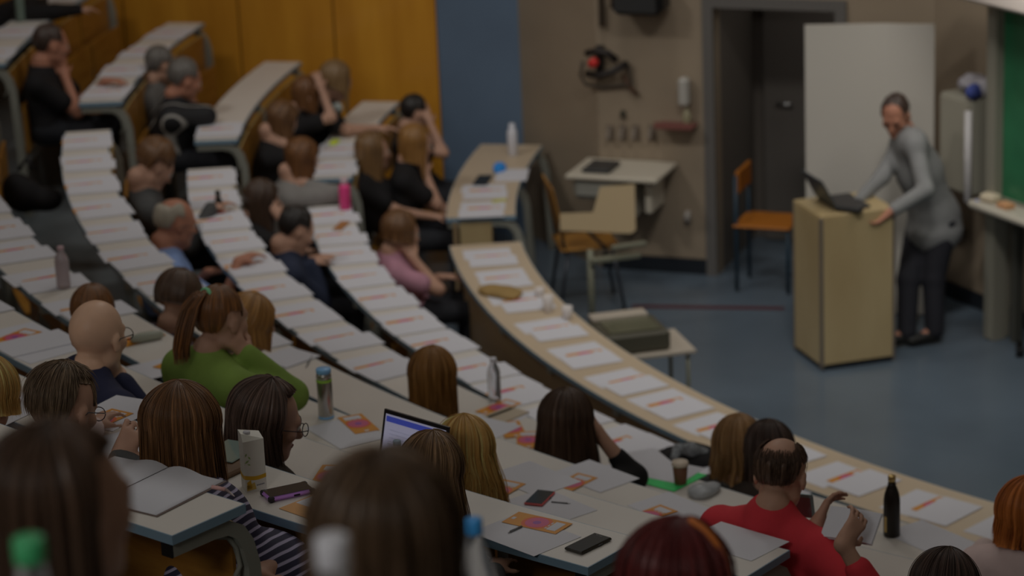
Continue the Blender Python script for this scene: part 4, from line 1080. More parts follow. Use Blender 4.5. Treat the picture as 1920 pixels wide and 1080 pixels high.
# plastic bag
def blob(name,c,parts,m,label,cat,h=.012,amp=.01,fq=40):
    V,F=sdf_mesh([EL(np.array(c)+np.array(o),r,None,.03) for o,r in parts],h)
    q=V@np.array([[fq,fq*.4,fq*.3],[fq*.2,fq,fq*.5],[fq*.5,fq*.2,fq]]).T; V=V+amp*(np.sin(q[:,0])*np.cos(q[:,1]))[:,None]*nrm([.5,.5,.7])
    V[:,2]=np.maximum(V[:,2],c[2]+.0005)
    o=npmesh(name,V,F,m); return tag(o,label,cat)
c=od(1325,925,3); blob('plastic_bag',c,[((0,0,.015),(.09,.05,.022)),((.03,-.02,.02),(.05,.05,.02))],mat('translucent_bag',D(92,94,96,4.2),rough=.3,noise=.12,nscale=25),'crumpled translucent bag on the desk left of the red shirt','bag',amp=.006,fq=70)
# black steel drinking bottle with gold neck
p=od(1672,1004,3); rt=root('drinking_bottle',p,'matt black drinking bottle with a gold neck right of the reader’s hands'.replace('’',"'"),'bottle')
p=p+[0,0,.0005]
b=MB(); b.lathe(p,[(.030,0),(.033,.004),(.033,.14),(.0325,.155),(.029,.178),(.022,.200),(.0165,.214),(.0155,.226)],32); b.build('bottle_body',mat('matt_black_steel',(.022,.018,.015),rough=.35),rt)
b=MB(); b.lathe(p,[(.0140,.226),(.0140,.232),(.0155,.233),(.0155,.252),(.013,.255),(.0001,.2555)],24); b.build('gold_neck',mat('brass_gold',(.62,.45,.18),rough=.3,metal=.8),rt)
b=MB(); q=p+RT*(-.017)-FW*np.array([1,1,0])*.0; v=nrm([CAM[0]-p[0],CAM[1]-p[1],0]); w_=nrm(np.cross(UPZ,v))
cx=p+v*.0; 
for i in range(6):
    for a0 in np.linspace(-.95,-.62,3):
        pass
A0=[-1.05,-.85,-.65]
vs=[];
for z in(.022,.088):
    for a in A0: vs.append(p+(v*math.cos(a)+w_*math.sin(a))*.0334+UPZ*z)
b.add(vs,[(0,1,4,3),(1,2,5,4)]); b.build('gold_print',mat('brass_gold',(.62,.45,.18),rough=.3,metal=.8),rt)
single_sheet(1740,1008,3,a5(1740,1008,3)+1.3,'white sheet right of the black drinking bottle')
single_sheet(1850,1045,3,a5(1850,1045,3)+1.1,'white sheet in the bottom right corner')
o5(1855,1070,3,.9)('orange leaflet in the bottom right corner')
o5(1440,1040,4,.9) if False else None
pen(1825,1048,1858,1040,3,gp,'thin grey pen in the bottom right corner',.003)
# things on the front desk
water_cups=[(1028,585,.10,.034),(1064,598,.075,.033),(1012,555,.05,.03)]
m_cup=mat('white_cup',D(112,108,106,4.2),rough=.5)
for (x,y,h,r),lab in zip(water_cups,['tallest white cup on the front desk beyond the tan bag','white beaker nearest the stage edge of the front desk','smallest white cup on the front desk behind the two others']):
    p=od(x,y,1); rt=root('cup',p,lab,'cup'); b=MB(); b.lathe(p,[(r*.7,.0005),(r*.75,.003),(r,h),(r*.95,h),(r*.7,.006),(.0001,.006)],22); b.build('cup_wall',m_cup,rt)
c=od(938,552,1); blob('cloth_pouch',c,[((0,0,.02),(.09,.15,.03)),((.05,.10,.018),(.05,.06,.02))],mat('tan_cloth',D(86,70,42,3.8),rough=.85,noise=.1),'tan cloth pouch lying across the front desk','pouch',amp=.006)
# bottles on the second and third rows
p=od(648,392,2); rt=root('drinking_bottle',p,'bright pink drinking bottle at the far aisle end of the second row','bottle')
b=MB(); b.lathe(p,[(.032,.0005),(.037,.005),(.037,.135),(.034,.15),(.022,.165)],24); b.build('bottle_body',mat('pink_plastic',D(120,34,70,4.4),rough=.3),rt)
b=MB(); b.lathe(p,[(.022,.165),(.024,.168),(.024,.20),(.0001,.203)],20); b.build('bottle_lid',mat('pale_pink_lid',(.6,.45,.5),rough=.4),rt)
p=od(411,398,3); rt=root('drinking_bottle',p,'small black bottle with a red foot on the third row','bottle')
b=MB(); b.lathe(p,[(.030,.012),(.030,.05),(.022,.075),(.014,.09),(.014,.11),(.016,.112),(.016,.13),(.0001,.132)],22); b.build('bottle_body',mat('matt_black_steel',(.022,.018,.015),rough=.35),rt)
b=MB(); b.lathe(p,[(.034,.0005),(.034,.011),(.030,.012)],22); b.build('bottle_foot',mat('red_plastic',D(112,40,26,4),rough=.4),rt)
water_bottle(od(120,540,5)+[0,0,.001],.20,.033,mat('pink_cap',(.6,.42,.46),rough=.4),'clear pinkish bottle on the fifth row above the bald heads',rt_mat=mat('pinkish_plastic',D(104,96,98,4.2),rough=.25,trans=.35))
bx('highlighter',od(627,270,2)+[0,0,.012],(.10,.05,.022),.3,mat('lime_plastic',D(110,118,30,4.4),rough=.5),'lime green pencil case on the far second row','pencil case',.006)
bx('brown_cover_book',od(640,425,2)+[0,0,.006],(.18,.06,.010),a5(640,425,2)+1.2,mat('brown_book_cover',D(92,62,36,4),rough=.6),'slim brown book near the pink bottle','book')
bpy.data.objects['brown_cover_book'].name='book'
# far block front desk
p=od(962,292,1); rt=root('paper_roll',p,'tall white paper roll standing on the far front desk','roll'); b=MB(); b.lathe(p,[(.032,.0005),(.036,.004),(.036,.17),(.030,.19),(.020,.20),(.020,.235),(.0001,.237)],22); b.build('roll_body',m_whitep,rt)
c=od(936,322,1); blob('cloth',c,[((0,0,.03),(.05,.04,.04)),((.02,.02,.02),(.06,.03,.03))],mat('blue_cloth',D(22,72,118,4.2),rough=.7),'crumpled blue cloth on the far front desk','cloth')
c=od(905,340,1); bx('book',c+[0,0,.008],(.24,.10,.014),.4,mat('black_cover',(.02,.025,.03),rough=.4),'thin black book on the far front desk','book')
c=od(936,378,1); bx('marker',c+[0,0,.008],(.03,.10,.016),.9,mat('yellow_green_plastic',D(104,100,30,4.2),rough=.4),'yellow marker on the far front desk','marker',.005)
bx('paper_stack',od(960,330,1)+[0,0,.006],(.30,.22,.01),.5,m_pap,'white stack of paper by the paper roll','paper')
# green bottle top left
water_bottle(od(40,40,5)+[0,0,.001],.23,.033,m_green,'bottle with green cap and label by the far left people',rt_mat=mat('green_tinted_plastic',D(70,80,74,4),rough=.2,trans=.3))
# ================================================================== PEOPLE
def H3(r,g,b,k=3.6): return D(r,g,b,k)
HM={'dkbrown':hairmat('hair_dkbrown',D(20,12,8,4.9),D(50,37,28,5.4)),
'brown':hairmat('hair_brown',D(40,26,15,5.2),D(90,64,42,5.8),D(60,40,23,4.0)),
'greybrown':hairmat('hair_greybrown',D(40,31,23,4.9),D(92,78,62,5.4),D(64,52,40,4.0)),
'black':hairmat('hair_black',D(9,8,8,4.9),D(24,20,18,5.4)),
'blonde':hairmat('hair_blonde',D(92,70,36,5.6),D(124,106,68,6.6),D(108,84,46,4.0)),
'dkblonde':hairmat('hair_dkblonde',D(56,36,16,4.9),D(112,84,48,5.4),D(84,58,28,4.0)),
'ginger':hairmat('hair_ginger',D(38,24,14,4.9),D(88,56,28,5.4),D(62,39,20,4.0)),
'red':hairmat('hair_red',D(34,11,12,4.9),D(78,30,28,5.4),D(55,18,18,4.0)),
'orange':hairmat('hair_orange',D(72,36,12,4.9),D(116,68,30,5.4)),
'white':hairmat('hair_white',D(84,79,70,4.9),D(112,106,96,5.4)),
'grey':hairmat('hair_grey',D(40,38,36,4.9),D(78,74,70,5.4)),
'cool':hairmat('hair_cool',D(21,15,13,4.9),D(56,43,38,5.4),D(36,27,23,4.0))}
HM['mid']=hairmat('hair_mid_brown',D(36,26,17,5.4),D(72,57,44,6.2),D(42,31,21,4.0))
HM['ash']=hairmat('hair_ash_brown',D(38,27,18,5.),D(92,72,52,5.6),D(62,47,32,5.2))
HM['lbrown']=hairmat('hair_light_brown',D(56,40,22,5.),D(98,76,50,5.6),D(78,58,36,5.2))
HF={'dkbrown':hairmat('hair_far_dkbrown',D(20,12,8,3.2),D(50,37,28,3.4)),
'brown':hairmat('hair_far_brown',D(34,21,12,3.2),D(90,64,40,3.4),D(60,40,23,3.3)),
'greybrown':hairmat('hair_far_greybrown',D(40,31,23,3.2),D(92,78,62,3.4),D(64,52,40,3.3)),
'black':hairmat('hair_far_black',D(9,8,8,3.2),D(24,20,18,3.4)),
'blonde':hairmat('hair_far_blonde',D(92,70,36,4.2),D(124,106,68,4.4),D(108,84,46,3.3)),
'dkblonde':hairmat('hair_far_dkblonde',D(56,36,16,3.2),D(112,84,48,3.4),D(84,58,28,3.3)),
'ginger':hairmat('hair_far_ginger',D(38,24,14,3.2),D(88,56,28,3.4),D(62,39,20,3.3)),
'red':hairmat('hair_far_red',D(34,11,12,3.2),D(78,30,28,3.4),D(55,18,18,3.3)),
'orange':hairmat('hair_far_orange',D(72,36,12,3.2),D(116,68,30,3.4)),
'white':hairmat('hair_far_white',D(84,79,70,3.2),D(112,106,96,3.4)),
'grey':hairmat('hair_far_grey',D(40,38,36,3.2),D(78,74,70,3.4)),
'cool':hairmat('hair_far_cool',D(21,15,13,3.2),D(56,43,38,3.4),D(36,27,23,3.3))}
HF['lbrown']=hairmat('hair_far_light_brown',D(50,36,22,3.6),D(88,70,46,3.8))
def cl(n,rgb,k=3.6,**kw): return mat(n,D(*rgb,k),rough=.85,noise=.10,nscale=9,**kw)
C_navy=cl('navy_wool',(20,22,38),3.6); C_olive=cl('olive_green_knit',(68,84,36),3.9); C_red=cl('red_cotton',(112,26,32),4.0); C_blk=cl('black_cotton',(13,12,13),3.2)
C_grey=cl('grey_shirt',(78,78,78),3.3); C_lblue=cl('light_blue_shirt',(70,84,112),4.0); C_dgrey=cl('dark_grey_cotton',(40,40,40),3.6); C_pink=cl('pink_top',(98,70,80),4.0)
C_palep=cl('pale_pink_top',(112,100,98),4.2); C_purp=cl('dull_purple_top',(42,32,36),3.6); C_brn=cl('brown_fluffy_knit',(34,28,24),3.4)
_ax=nrm(RT*.42-UP*.9); C_stripe=bandmat('navy_white_stripes',D(20,18,34,4),D(96,92,108,4.2),40,vec=tuple(_ax),thr=.66,soft=.05)
C_jack=bandmat('black_jacket_white_lines',(.012,.012,.014),(.42,.40,.37),8.5,vec=(.75,.6,-.35),thr=.88,soft=.03)
LONG=dict(len=.30,th=.016,bk=.12,frontlen=.22,stray=.03)
BOB=dict(len=.155,th=.020,flare=.06,bk=.02,face=58,stray=.03,wide=1.06)
SHORT=dict(short=1,th=.016,hang=0,nape=136,hairline=44,spike=.016,n=2600,sr=.0011)
BUZZ=dict(short=1,th=.007,nape=136,hairline=48)
P=person
P(dict(label='woman with long dark brown hair seen close from behind, blurred, in the bottom left corner',px=(122,955),k=11,turn=56,pitch=4,hair=dict(LONG,face=88,len=.34,th=.017,n=700,part=.012,wide=1.04),hairm=HM['dkbrown'],near=True,top=C_blk,s=1.0,seed=1))
P(dict(label='woman with medium brown hair seen close from behind, blurred, at the bottom centre',px=(727,1012),k=11,turn=6,pitch=4,hair=dict(LONG,len=.36,th=.017,n=700,part=.006,wide=1.05),hairm=HM['mid'],near=True,top=C_dgrey,s=.98,seed=2))
t=P(dict(label='woman with dark red hair and an orange hair band at the bottom edge',px=(1272,1098),k=9,turn=22,pitch=12,hair=dict(LONG,len=.30,th=.018,n=900,wide=1.08,part=.012),hairm=HM['red'],near=True,top=C_blk,seed=3))
rt,Hh,Rh=t[0],t[1],t[2]
b=MB(); b.tube([Hh+Rh@np.array([.106*math.cos(a),-.02-.02*math.sin(a),.022+.119*math.sin(a)]) for a in np.linspace(-.3,1.3,14)],.0075,8); b.build('hair_band',mat('orange_band',D(112,62,26,4),rough=.5),rt)
b=MB(); b.lathe(Hh+Rh@np.array([.110,-.03,.03]),[(.0001,-.008),(.008,-.006),(.008,.006),(.0001,.008)],12); b.build('clasp',mat('satin_steel',(.5,.5,.5),rough=.3,metal=1),rt)
P(dict(label='blonde woman cut off by the left picture edge',px=(-24,742),k=7,turn=25,pitch=15,hair=dict(BOB,len=.06,n=900),hairm=HM['blonde'],near=True,top=C_palep,seed=4,armR='desk'))
P(dict(label='man with short grey-brown hair and glasses, holding a green pen',px=(120,768),k=7,turn=42,pitch=22,male=True,s=1.12,hair=dict(SHORT,th=.014,hairline=40,spike=.006,side=54,face=50,n=3200),hairm=HM['greybrown'],near=True,glasses=True,top=C_dgrey,skin=SKIN,seed=5,res=.008,
 armR=tuple(atd(222,862,8.2)),handR=((.0,.55,.6),(-.7,.5,-.4),.75,-1)))
P(dict(label='woman with a straight brown bob and glasses in a navy striped dress',px=(341,800),k=7,turn=20,pitch=10,hair=dict(BOB,len=.175,n=2200,th=.022,wide=1.12,sr=.0013),hairm=HM['brown'],near=True,glasses=True,top=C_stripe,bottom=C_stripe,botname='skirt',seed=6,hipo=np.array([RT[0]*.27,RT[1]*.27,.07]),wide=1.08,armR=tuple(atd(470,1080,7.8)),armL=tuple(atd(320,960,7.95)),s=1.0,res=.01,hair2=0))
P(dict(label='woman with long dark wavy hair and glasses looking right, black fluffy collar',px=(503,790),k=6,turn=72,pitch=18,roll=4,hair=dict(LONG,len=.21,n=1900,th=.022,wave=.010,bk=.03,frontlen=.17,part=.006,face=80,hairline=40,stray=.08,flare=.08,lock=.004),hairm=hairmat('hair_cool_wavy',D(28,20,16,5),D(66,52,46,6),D(44,34,29,5.5)),near=True,glasses=True,top=C_brn,collar=.03,seed=7,s=1.08,loose=.022,wrinkle=.008,res=.008))
P(dict(label='woman with long brown hair behind the laptop, seen from behind',px=(812,888),k=6,turn=32,pitch=16,hair=dict(LONG,len=.32,n=1700,th=.016,stray=.09,flare=.06,wave=.004,lock=.003),hairm=HM['ash'],near=True,top=C_dgrey,seed=8))
P(dict(label='woman with parted long blonde hair right of the laptop',px=(872,852),k=5,turn=4,pitch=18,hair=dict(LONG,len=.26,n=1800,th=.019,part=.02,stray=.10,wave=.008,flare=.14,lock=.004),hairm=HM['blonde'],near=True,top=C_dgrey,seed=9,s=1.0))
P(dict(label='bald man in a navy jumper with glasses, chin on his hand',px=(183,632),k=6,turn=36,pitch=10,male=True,s=1.13,hair=None,glasses=True,top=C_navy,skin=mat('skin_pale_bald',D(114,92,77,4.7),rough=.42,noise=.08,nscale=9),armR='chin',seed=10,res=.008,collar=.012,loose=.026,shz=.012,wide=1.12))
P(dict(label='woman with a high ponytail and green hair tie in an olive green sweater',px=(414,598),k=5,turn=48,pitch=12,hair=dict(short=1,th=.010,nape=136,hairline=46,tail=((0,-.075,.085),[(0,-.045,.02),(0,-.04,-.045),(0,-.02,-.075),(0,-.01,-.075),(0,.01,-.06)])),hairm=HM['ginger'],top=C_olive,armR='face',seed=11,s=1.08,loose=.02,res=.009,wide=1.08))
rt,Hh,Rh=PEOPLE[-1][0],PEOPLE[-1][3],None
b=MB(); q=rotm(math.atan2(Hh[1]-CAM[1],Hh[0]-CAM[0])-math.radians(48),math.radians(12))
b.tube([Hh+q@(np.array([.022*math.cos(a),-.082,.088+.022*math.sin(a)])*1.08) for a in np.linspace(0,6.28,13)[:-1]],.009,8,close=True); b.build('hair_tie',mat('green_hair_tie',D(70,112,84,4),rough=.6),rt)
P(dict(label='man with cropped brown hair just behind the bald man',px=(177,588),k=5,turn=30,pitch=10,male=True,s=1.05,hair=dict(BUZZ),hairm=HM['ginger'],top=C_blk,skin=SKIN2,seed=12))
P(dict(label='person with fair hair leaning forward beside the green sweater',px=(468,612),k=4,turn=62,pitch=32,hair=dict(BOB,len=.08,th=.02),hairm=HM['dkblonde'],top=C_olive if False else C_dgrey,seed=13,s=1.1))
P(dict(label='person with dark hair and a dull purple top left of the ponytail',px=(338,562),k=4,turn=35,pitch=25,hair=dict(BOB,len=.03,th=.018),hairm=HM['dkbrown'],top=C_purp,seed=14,s=1.08))
P(dict(label='woman with long straight blonde hair seen from behind at the centre',px=(812,706),k=3,turn=6,pitch=8,hair=dict(LONG,len=.22,th=.018,n=900,wide=1.02),hairm=HM['dkblonde'],near=True,top=C_dgrey,seed=15,s=1.05))
P(dict(label='woman with long dark brown hair resting her temple on her raised right hand',px=(1062,796),k=3,turn=16,pitch=14,hair=dict(LONG,len=.26,th=.024,n=1200,flare=.14,part=.004,frontlen=.2),hairm=HM['dkbrown'],near=True,top=C_blk,seed=16,s=1.12,armR='brow',sleeve=.72,wide=1.0,res=.009))
t=P(dict(label='balding man in a red shirt holding an open book',px=(1465,890),k=4,turn=20,body=32,pitch=20,male=True,s=1.08,hair=dict(ring=1,th=.011,nape=136,ringfa=52,strands=1,start=12),hairm=HM['dkbrown'],top=C_red,seed=17,wide=1.10,loose=.022,collar=.016,sleeve=.80,res=.007,free=True,skin=SKIN,
  armR=tuple(atd(1580,1018,8.95)),handR=((.15,.75,.55),(-.85,.3,-.3),.62,-1),armL=tuple(atd(1530,985,9.25)),handL=((.05,.7,.65),(.8,.3,-.3),.45,1),poleR=(.8,.1,-1.),poleL=(-.6,.2,-1)))
# the book in his hands, and the phone
c=atd(1596,985,9.12); az=math.atan2(FW[1],FW[0])-.5
rt=root('book',c,'open white book held by the man in the red shirt','book')
Rm=rotm(az,-.62)
b=MB()
for sg in(-1,1):
    b.box(c+Rm@np.array([sg*.046,0,.004]),(.092,.125,.007),R=Rm@np.array([[math.cos(.10*sg),0,math.sin(.1*sg)],[0,1,0],[-math.sin(.10*sg),0,math.cos(.1*sg)]]))
b.build('page_block',m_pap,rt)
b=MB(); b.box(c+Rm@np.array([0,0,-.002]),(.19,.130,.003),R=Rm); b.build('cover',mat('white_cover',(.62,.62,.64),rough=.5),rt)
c=atd(1507,948,9.45); b=MB(); b.box(c,(.075,.02,.11),R=rotm(math.atan2(FW[1],FW[0])-.35,-.35),bev=.008); tag(b.build('glass_case',mat('steel_blue_case',D(72,82,84,4),rough=.25,metal=.3)),'shiny blue-grey case held up beside the red shirt','case')
P(dict(label='woman with tousled light brown hair sitting before the bald spot of the red-shirted man',px=(1384,842),k=2,turn=10,pitch=18,hair=dict(LONG,len=.16,th=.026,wave=.012,n=900,stray=.1),hairm=HM['lbrown'],near=True,top=C_dgrey,seed=18,s=1.05))
P(dict(label='woman with dark brown hair and a grey hair clip behind the balding man',px=(1442,852),k=2,turn=0,pitch=20,hair=dict(LONG,len=.15,th=.020,n=900),hairm=HM['cool'],near=True,top=C_brn,seed=19,s=1.08))
rt,_,Hh=PEOPLE[-1][0],0,PEOPLE[-1][3]; q=at(1415,862,Hh[2]-.02); b=MB(); b.tube([Hh-RT*.075+UPZ*-.01-FW*.075,Hh-RT*.04-FW*.11+UPZ*-.02],.006,8); b.build('hair_clip',mat('satin_steel',(.5,.5,.5),rough=.3,metal=1),rt)
P(dict(label='person with dark hair at the bottom edge under the black drinking bottle',px=(1772,1112),k=5,turn=20,pitch=25,hair=dict(BOB,len=.06,th=.014,n=900),hairm=HM['cool'],near=True,top=cl('taupe_top',(62,52,46),3.6),seed=20,s=1.05))
P(dict(label='woman with curly orange hair at the right picture edge in a pale pink top',px=(1932,968),k=3,turn=10,pitch=14,hair=dict(BOB,len=.10,th=.03,wave=.01,n=900),hairm=HM['orange'],near=True,top=C_palep,seed=21,armL=tuple(od(1850,1030,3)+[0,0,.035]),loose=.02))
# coat thrown over the second row
c=od(1282,862,2); c=np.array([c[0],c[1],zt(2)-.02])
V,F=sdf_mesh([EL(c+RT*-.10,(.10,.12,.05),None,.05),EL(c+RT*.04+UPZ*.02,(.13,.13,.07),None,.05),EL(c+RT*.13-UPZ*.02,(.09,.1,.05),None,.05)],.012)
q=V*40; V=V+.012*(np.sin(q[:,0])*np.cos(q[:,1]+q[:,2]))[:,None]*np.array([[.3,.3,.8]]); c[2]+=.0
V[:,2]=np.maximum(V[:,2],zt(2)+.0005); rt=root('jacket',c,'black coat with a grey furry lining lying on the second row','jacket')
npmesh('coat_body',V,F,C_blk,rt)
V,F=sdf_mesh([RC(c+RT*-.03+UPZ*.075-FW*.03,c+RT*.03+UPZ*.075-FW*.07,.022,.03,.02),RC(c+RT*.03+UPZ*.075-FW*.07,c+RT*.10+UPZ*.05-FW*.02,.03,.026,.02),RC(c+RT*-.03+UPZ*.075-FW*.03,c+RT*-.05+UPZ*.03-FW*.10,.02,.02,.02)],.008)
q=V*160; V=V+.004*(np.sin(q[:,0])*np.cos(q[:,1]+q[:,2]))[:,None]*np.array([[.5,.3,.6]]); npmesh('fur_lining',V,F,mat('grey_fur',D(66,68,70,3.8),rough=.9,noise=.4,nscale=60),rt)
# ---- middle distance and far block
P(dict(label='man with curly brown hair in a grey jumper looking down, upper left',px=(292,312),zh=.30,k=3,turn=70,pitch=40,male=True,hair=dict(BOB,len=.0,short=1,th=.042,nape=136,hairline=58,amp=.012),hairm=HF['brown'],top=C_dgrey,res=.014,seed=22,s=1.08,armR='write',sleeve=1))
P(dict(label='elderly man with white receding hair and glasses in a light blue shirt',px=(330,418),zh=.25,k=3,turn=68,pitch=16,male=True,hair=dict(ring=1,th=.012,nape=136,ringfa=64),hairm=HF['white'],glasses=True,top=C_lblue,res=.014,seed=23,s=1.12,skin=SKIN2,armR='desk',sleeve=.6))
P(dict(label='woman with long dark hair propping her head, between the third and second rows',px=(492,378),zh=.28,k=2,turn=72,pitch=26,hair=dict(LONG,len=.24,th=.02),hairm=HF['dkbrown'],top=C_blk,res=.014,seed=24,armR='brow',sleeve=.3))
P(dict(label='person with short black hair, hands clasped on the second row',px=(556,432),zh=.22,k=2,turn=70,pitch=30,male=True,hair=dict(SHORT,th=.02),hairm=HF['black'],top=cl('dark_blue_top',(20,24,36),3.6),res=.014,seed=25,armR=tuple(od(585,503,2)+[0,0,.03]),armL=tuple(od(575,498,2)+[0,0,.035]),s=1.05))
P(dict(label='woman with brown hair in a pink top, cheek on her hand, behind the front desk',px=(752,436),zh=.24,k=1,turn=66,pitch=14,hair=dict(BOB,len=.05,th=.018),hairm=HF['brown'],top=C_pink,res=.014,seed=26,armR='face',sleeve=.3,s=1.1))
P(dict(label='woman in a black T-shirt with dark hair fading to blonde, front of far block',px=(700,284),zh=.34,k=1,dz=.0,turn=75,pitch=5,hair=dict(LONG,len=.22,th=.018),hairm=hairmat('hair_two_tone',D(30,20,14,4.),D(84,62,36,4.)),top=C_blk,res=.014,seed=27,armR='lap',sleeve=.3,s=1.05))
P(dict(label='woman with blond-brown hair in a black T-shirt resting her face on her hand',px=(780,270),zh=.36,k=1,turn=75,pitch=15,hair=dict(LONG,len=.12,th=.016),hairm=HF['dkblonde'],top=C_blk,res=.014,seed=28,armR='chin',sleeve=.3,s=1.05))
P(dict(label='person with short black hair, hand at the temple, before the blue column',px=(780,212),zh=.34,k=1,turn=70,pitch=15,male=True,hair=dict(SHORT,th=.02),hairm=HF['black'],top=C_blk,res=.014,seed=29,armR='brow',armL='face',sleeve=.3))
P(dict(label='dark blond woman in a black T-shirt with a white emblem, second row far block',px=(630,152),zh=.34,k=2,turn=62,pitch=25,hair=dict(LONG,len=.06,th=.016),hairm=HF['lbrown'],top=C_blk,res=.014,seed=30,armR='desk',sleeve=.3,s=1.1,wide=1.1))
rt,_,Hh=PEOPLE[-1][0],0,PEOPLE[-1][3]
p=atd(626,203,1); d=nrm(ray(632,203)); t_=((Hh-CAM)@d)-.13; p=CAM+d*t_; b=MB(); b.lathe(p,[(.0001,-.006),(.040,-.003),(.040,.003),(.0001,.006)],20,R=rotm(math.atan2(d[1],d[0]))@np.array([[1,0,0],[0,0,1],[0,-1,0]])); b.build('shirt_emblem',mat('white_print',D(96,100,98,4),rough=.6),rt)
P(dict(label='woman with reddish dark hair, hand on her head, far second row',px=(576,178),zh=.30,k=2,turn=68,pitch=25,hair=dict(LONG,len=.10,th=.016),hairm=HF['ginger'],top=C_blk,res=.014,seed=31,armR='top',sleeve=.3))
P(dict(label='woman with brown hair bent over the far second row',px=(528,228),zh=.26,k=2,turn=72,pitch=40,hair=dict(LONG,len=.12,th=.02),hairm=HF['brown'],top=C_blk,res=.014,seed=32,armR='face',sleeve=.4,s=1.05))
P(dict(label='person with ginger-brown hair and grey cardigan at the end of the far second row',px=(566,300),zh=.26,k=2,turn=74,pitch=35,hair=dict(LONG,len=.14,th=.02),hairm=HF['ginger'],top=cl('light_grey_cardigan',(72,70,68),3.6),res=.014,seed=33,armR='face',sleeve=.9,s=1.05))
P(dict(label='grey-haired woman in a black jacket with white lines, far third row',px=(347,150),zh=.28,k=3,turn=70,pitch=22,hair=dict(BOB,len=.0,short=1,th=.022,nape=136),hairm=HF['grey'],top=C_jack,res=.014,seed=34,armR='chin',loose=.03,s=1.1,skin=SKIN2))
P(dict(label='person with grey hair behind the striped black jacket',px=(303,122),zh=.30,k=3,turn=66,pitch=15,hair=dict(BOB,len=.0,short=1,th=.018,nape=136),hairm=HF['grey'],top=cl('grey_jacket',(58,56,54),3.4),res=.014,seed=35))
P(dict(label='man with short dark hair in a black T-shirt, chin on his hand, top left',px=(97,84),zh=.32,k=4,turn=72,pitch=12,male=True,hair=dict(SHORT,th=.014),hairm=HF['cool'],top=C_blk,res=.014,seed=36,armR='chin',armL='desk',sleeve=.3,s=1.1,skin=SKIN2))
P(dict(label='person in black clothes cut off by the top left picture edge',px=(70,-40),zh=.25,k=5,turn=70,pitch=12,male=True,hair=dict(SHORT,th=.014),hairm=HF['black'],top=C_blk,res=.014,seed=37,sleeve=1,armR='write'))
# black bag left
c=at(58,392,flz(4)+.45); rt=root('bag',c,'black rucksack standing on a seat at the left edge','bag')
V,F=sdf_mesh([EL(c+UPZ*.09-RT*.04,(.10,.12,.11),None,.05),EL(c+UPZ*.06+RT*.10,(.09,.10,.07),None,.05),EL(c+UPZ*.15-RT*.08,(.06,.07,.07),None,.05)],.014); npmesh('bag_body',V,F,C_blk,rt)
b=MB(); b.tube([c+UPZ*.24-RT*.05,c+UPZ*.31,c+UPZ*.24+RT*.05],.012,8); b.build('strap',C_blk,rt)

# ================================================================== LECTERN, LECTURER, STAGE
ca=at(1540,697,0);cb=at(1475,660,0);cc=at(1681,683,0)
e1=nrm((cb-ca)); e2=nrm(cc-ca); 
m_=(e1+np.array([-e2[1],e2[0],0])*(1 if (np.array([-e2[1],e2[0],0])@e1)>0 else -1)); e1=nrm(m_); e2=nrm(np.array([e1[1],-e1[0],0])*(1 if np.array([e1[1],-e1[0],0])@e2>0 else -1))
w1=.44;w2=.50; LH=1.0; lc_=ca+e1*w1/2+e2*w2/2; laz=math.atan2(e1[1],e1[0])
rt=root('lectern',(lc_[0],lc_[1],0),'pale beech lectern with dark metal corner strips','lectern')
def lb(b,u,v,z,su,sv,sz,bev=0.): b.box(ca+e1*u+e2*v+UPZ*z,(su,sv,sz),rz=laz,bev=bev); return b
m_lec=m_beech
sgn=1
lb(MB(),w1/2,.010,LH/2+.01,w1-.02,.018,LH-.06).build('side_panel',m_lec,rt)
lb(MB(),.010,w2/2,LH/2+.01,.018,w2-.02,LH-.06).build('front_panel',m_lec,rt)
lb(MB(),w1/2,w2-.010,LH/2+.01,w1-.02,.018,LH-.06).build('side_panel',m_lec,rt)
lb(MB(),w1-.02,w2/2,.25,.018,w2-.05,.42).build('back_panel',m_lec,rt)
lb(MB(),w1/2,w2/2,LH-.012,w1-.006,w2-.006,.022,bev=.003).build('top',m_lec,rt)
lb(MB(),w1/2,w2/2,.02,w1-.03,w2-.03,.035).build('plinth',m_skirt,rt)
for (u,v) in((.009,.009),(w1-.009,.009),(.009,w2-.009),(w1-.009,w2-.009)): lb(MB(),u,v,LH/2,.022,.022,LH-.03,bev=.004).build('corner_strip',mat('dark_corner_profile',D(66,60,54,3.2),rough=.4),rt)
# laptop on the lectern, its lid towards the hall
t0=atd(1,1,1)
def onL(px,py): return at(px,py,LH)
lpc=ca+e1*.22+e2*.20; lpc[2]=LH
rt=root('laptop',lpc,'dark laptop open on the lectern','laptop'); az=laz
q1=onL(1540,400);q0=onL(1497,380)
b=MB(); b.box(ca+e1*.22+e2*.25+UPZ*(LH+.010),(.32,.22,.018),rz=laz,bev=.004); b.build('keyboard_base',mat('dark_laptop_plastic',(.02,.018,.02),rough=.35),rt)
Rl=rotm(laz-math.pi/2,-.0)
hinge=ca+e1*.22+e2*.135+UPZ*(LH+.018); up2=nrm(UPZ*1.0-e2*.55); b=MB()
P8=[]
for w in(0,.008):
    for (u,v) in((-.16,0),(.16,0),(.16,.21),(-.16,.21)): P8.append(hinge+e1*u+up2*v+nrm(np.cross(e1,up2))*w)
b.add(P8,[(3,2,1,0),(4,5,6,7),(0,1,5,4),(1,2,6,5),(2,3,7,6),(3,0,4,7)]); b.build('lid',mat('graphite_lid',D(40,44,48,2.6),rough=.4),rt)
c=onL(1592,398); bx('hand_held_microphone',c+[0,0,.02],(.18,.05,.035),laz+.7,m_cap,'black device under the lecturer’s left hand'.replace('’',"'"),'device',.012); bpy.data.objects['hand_held_microphone'].name='black_device'
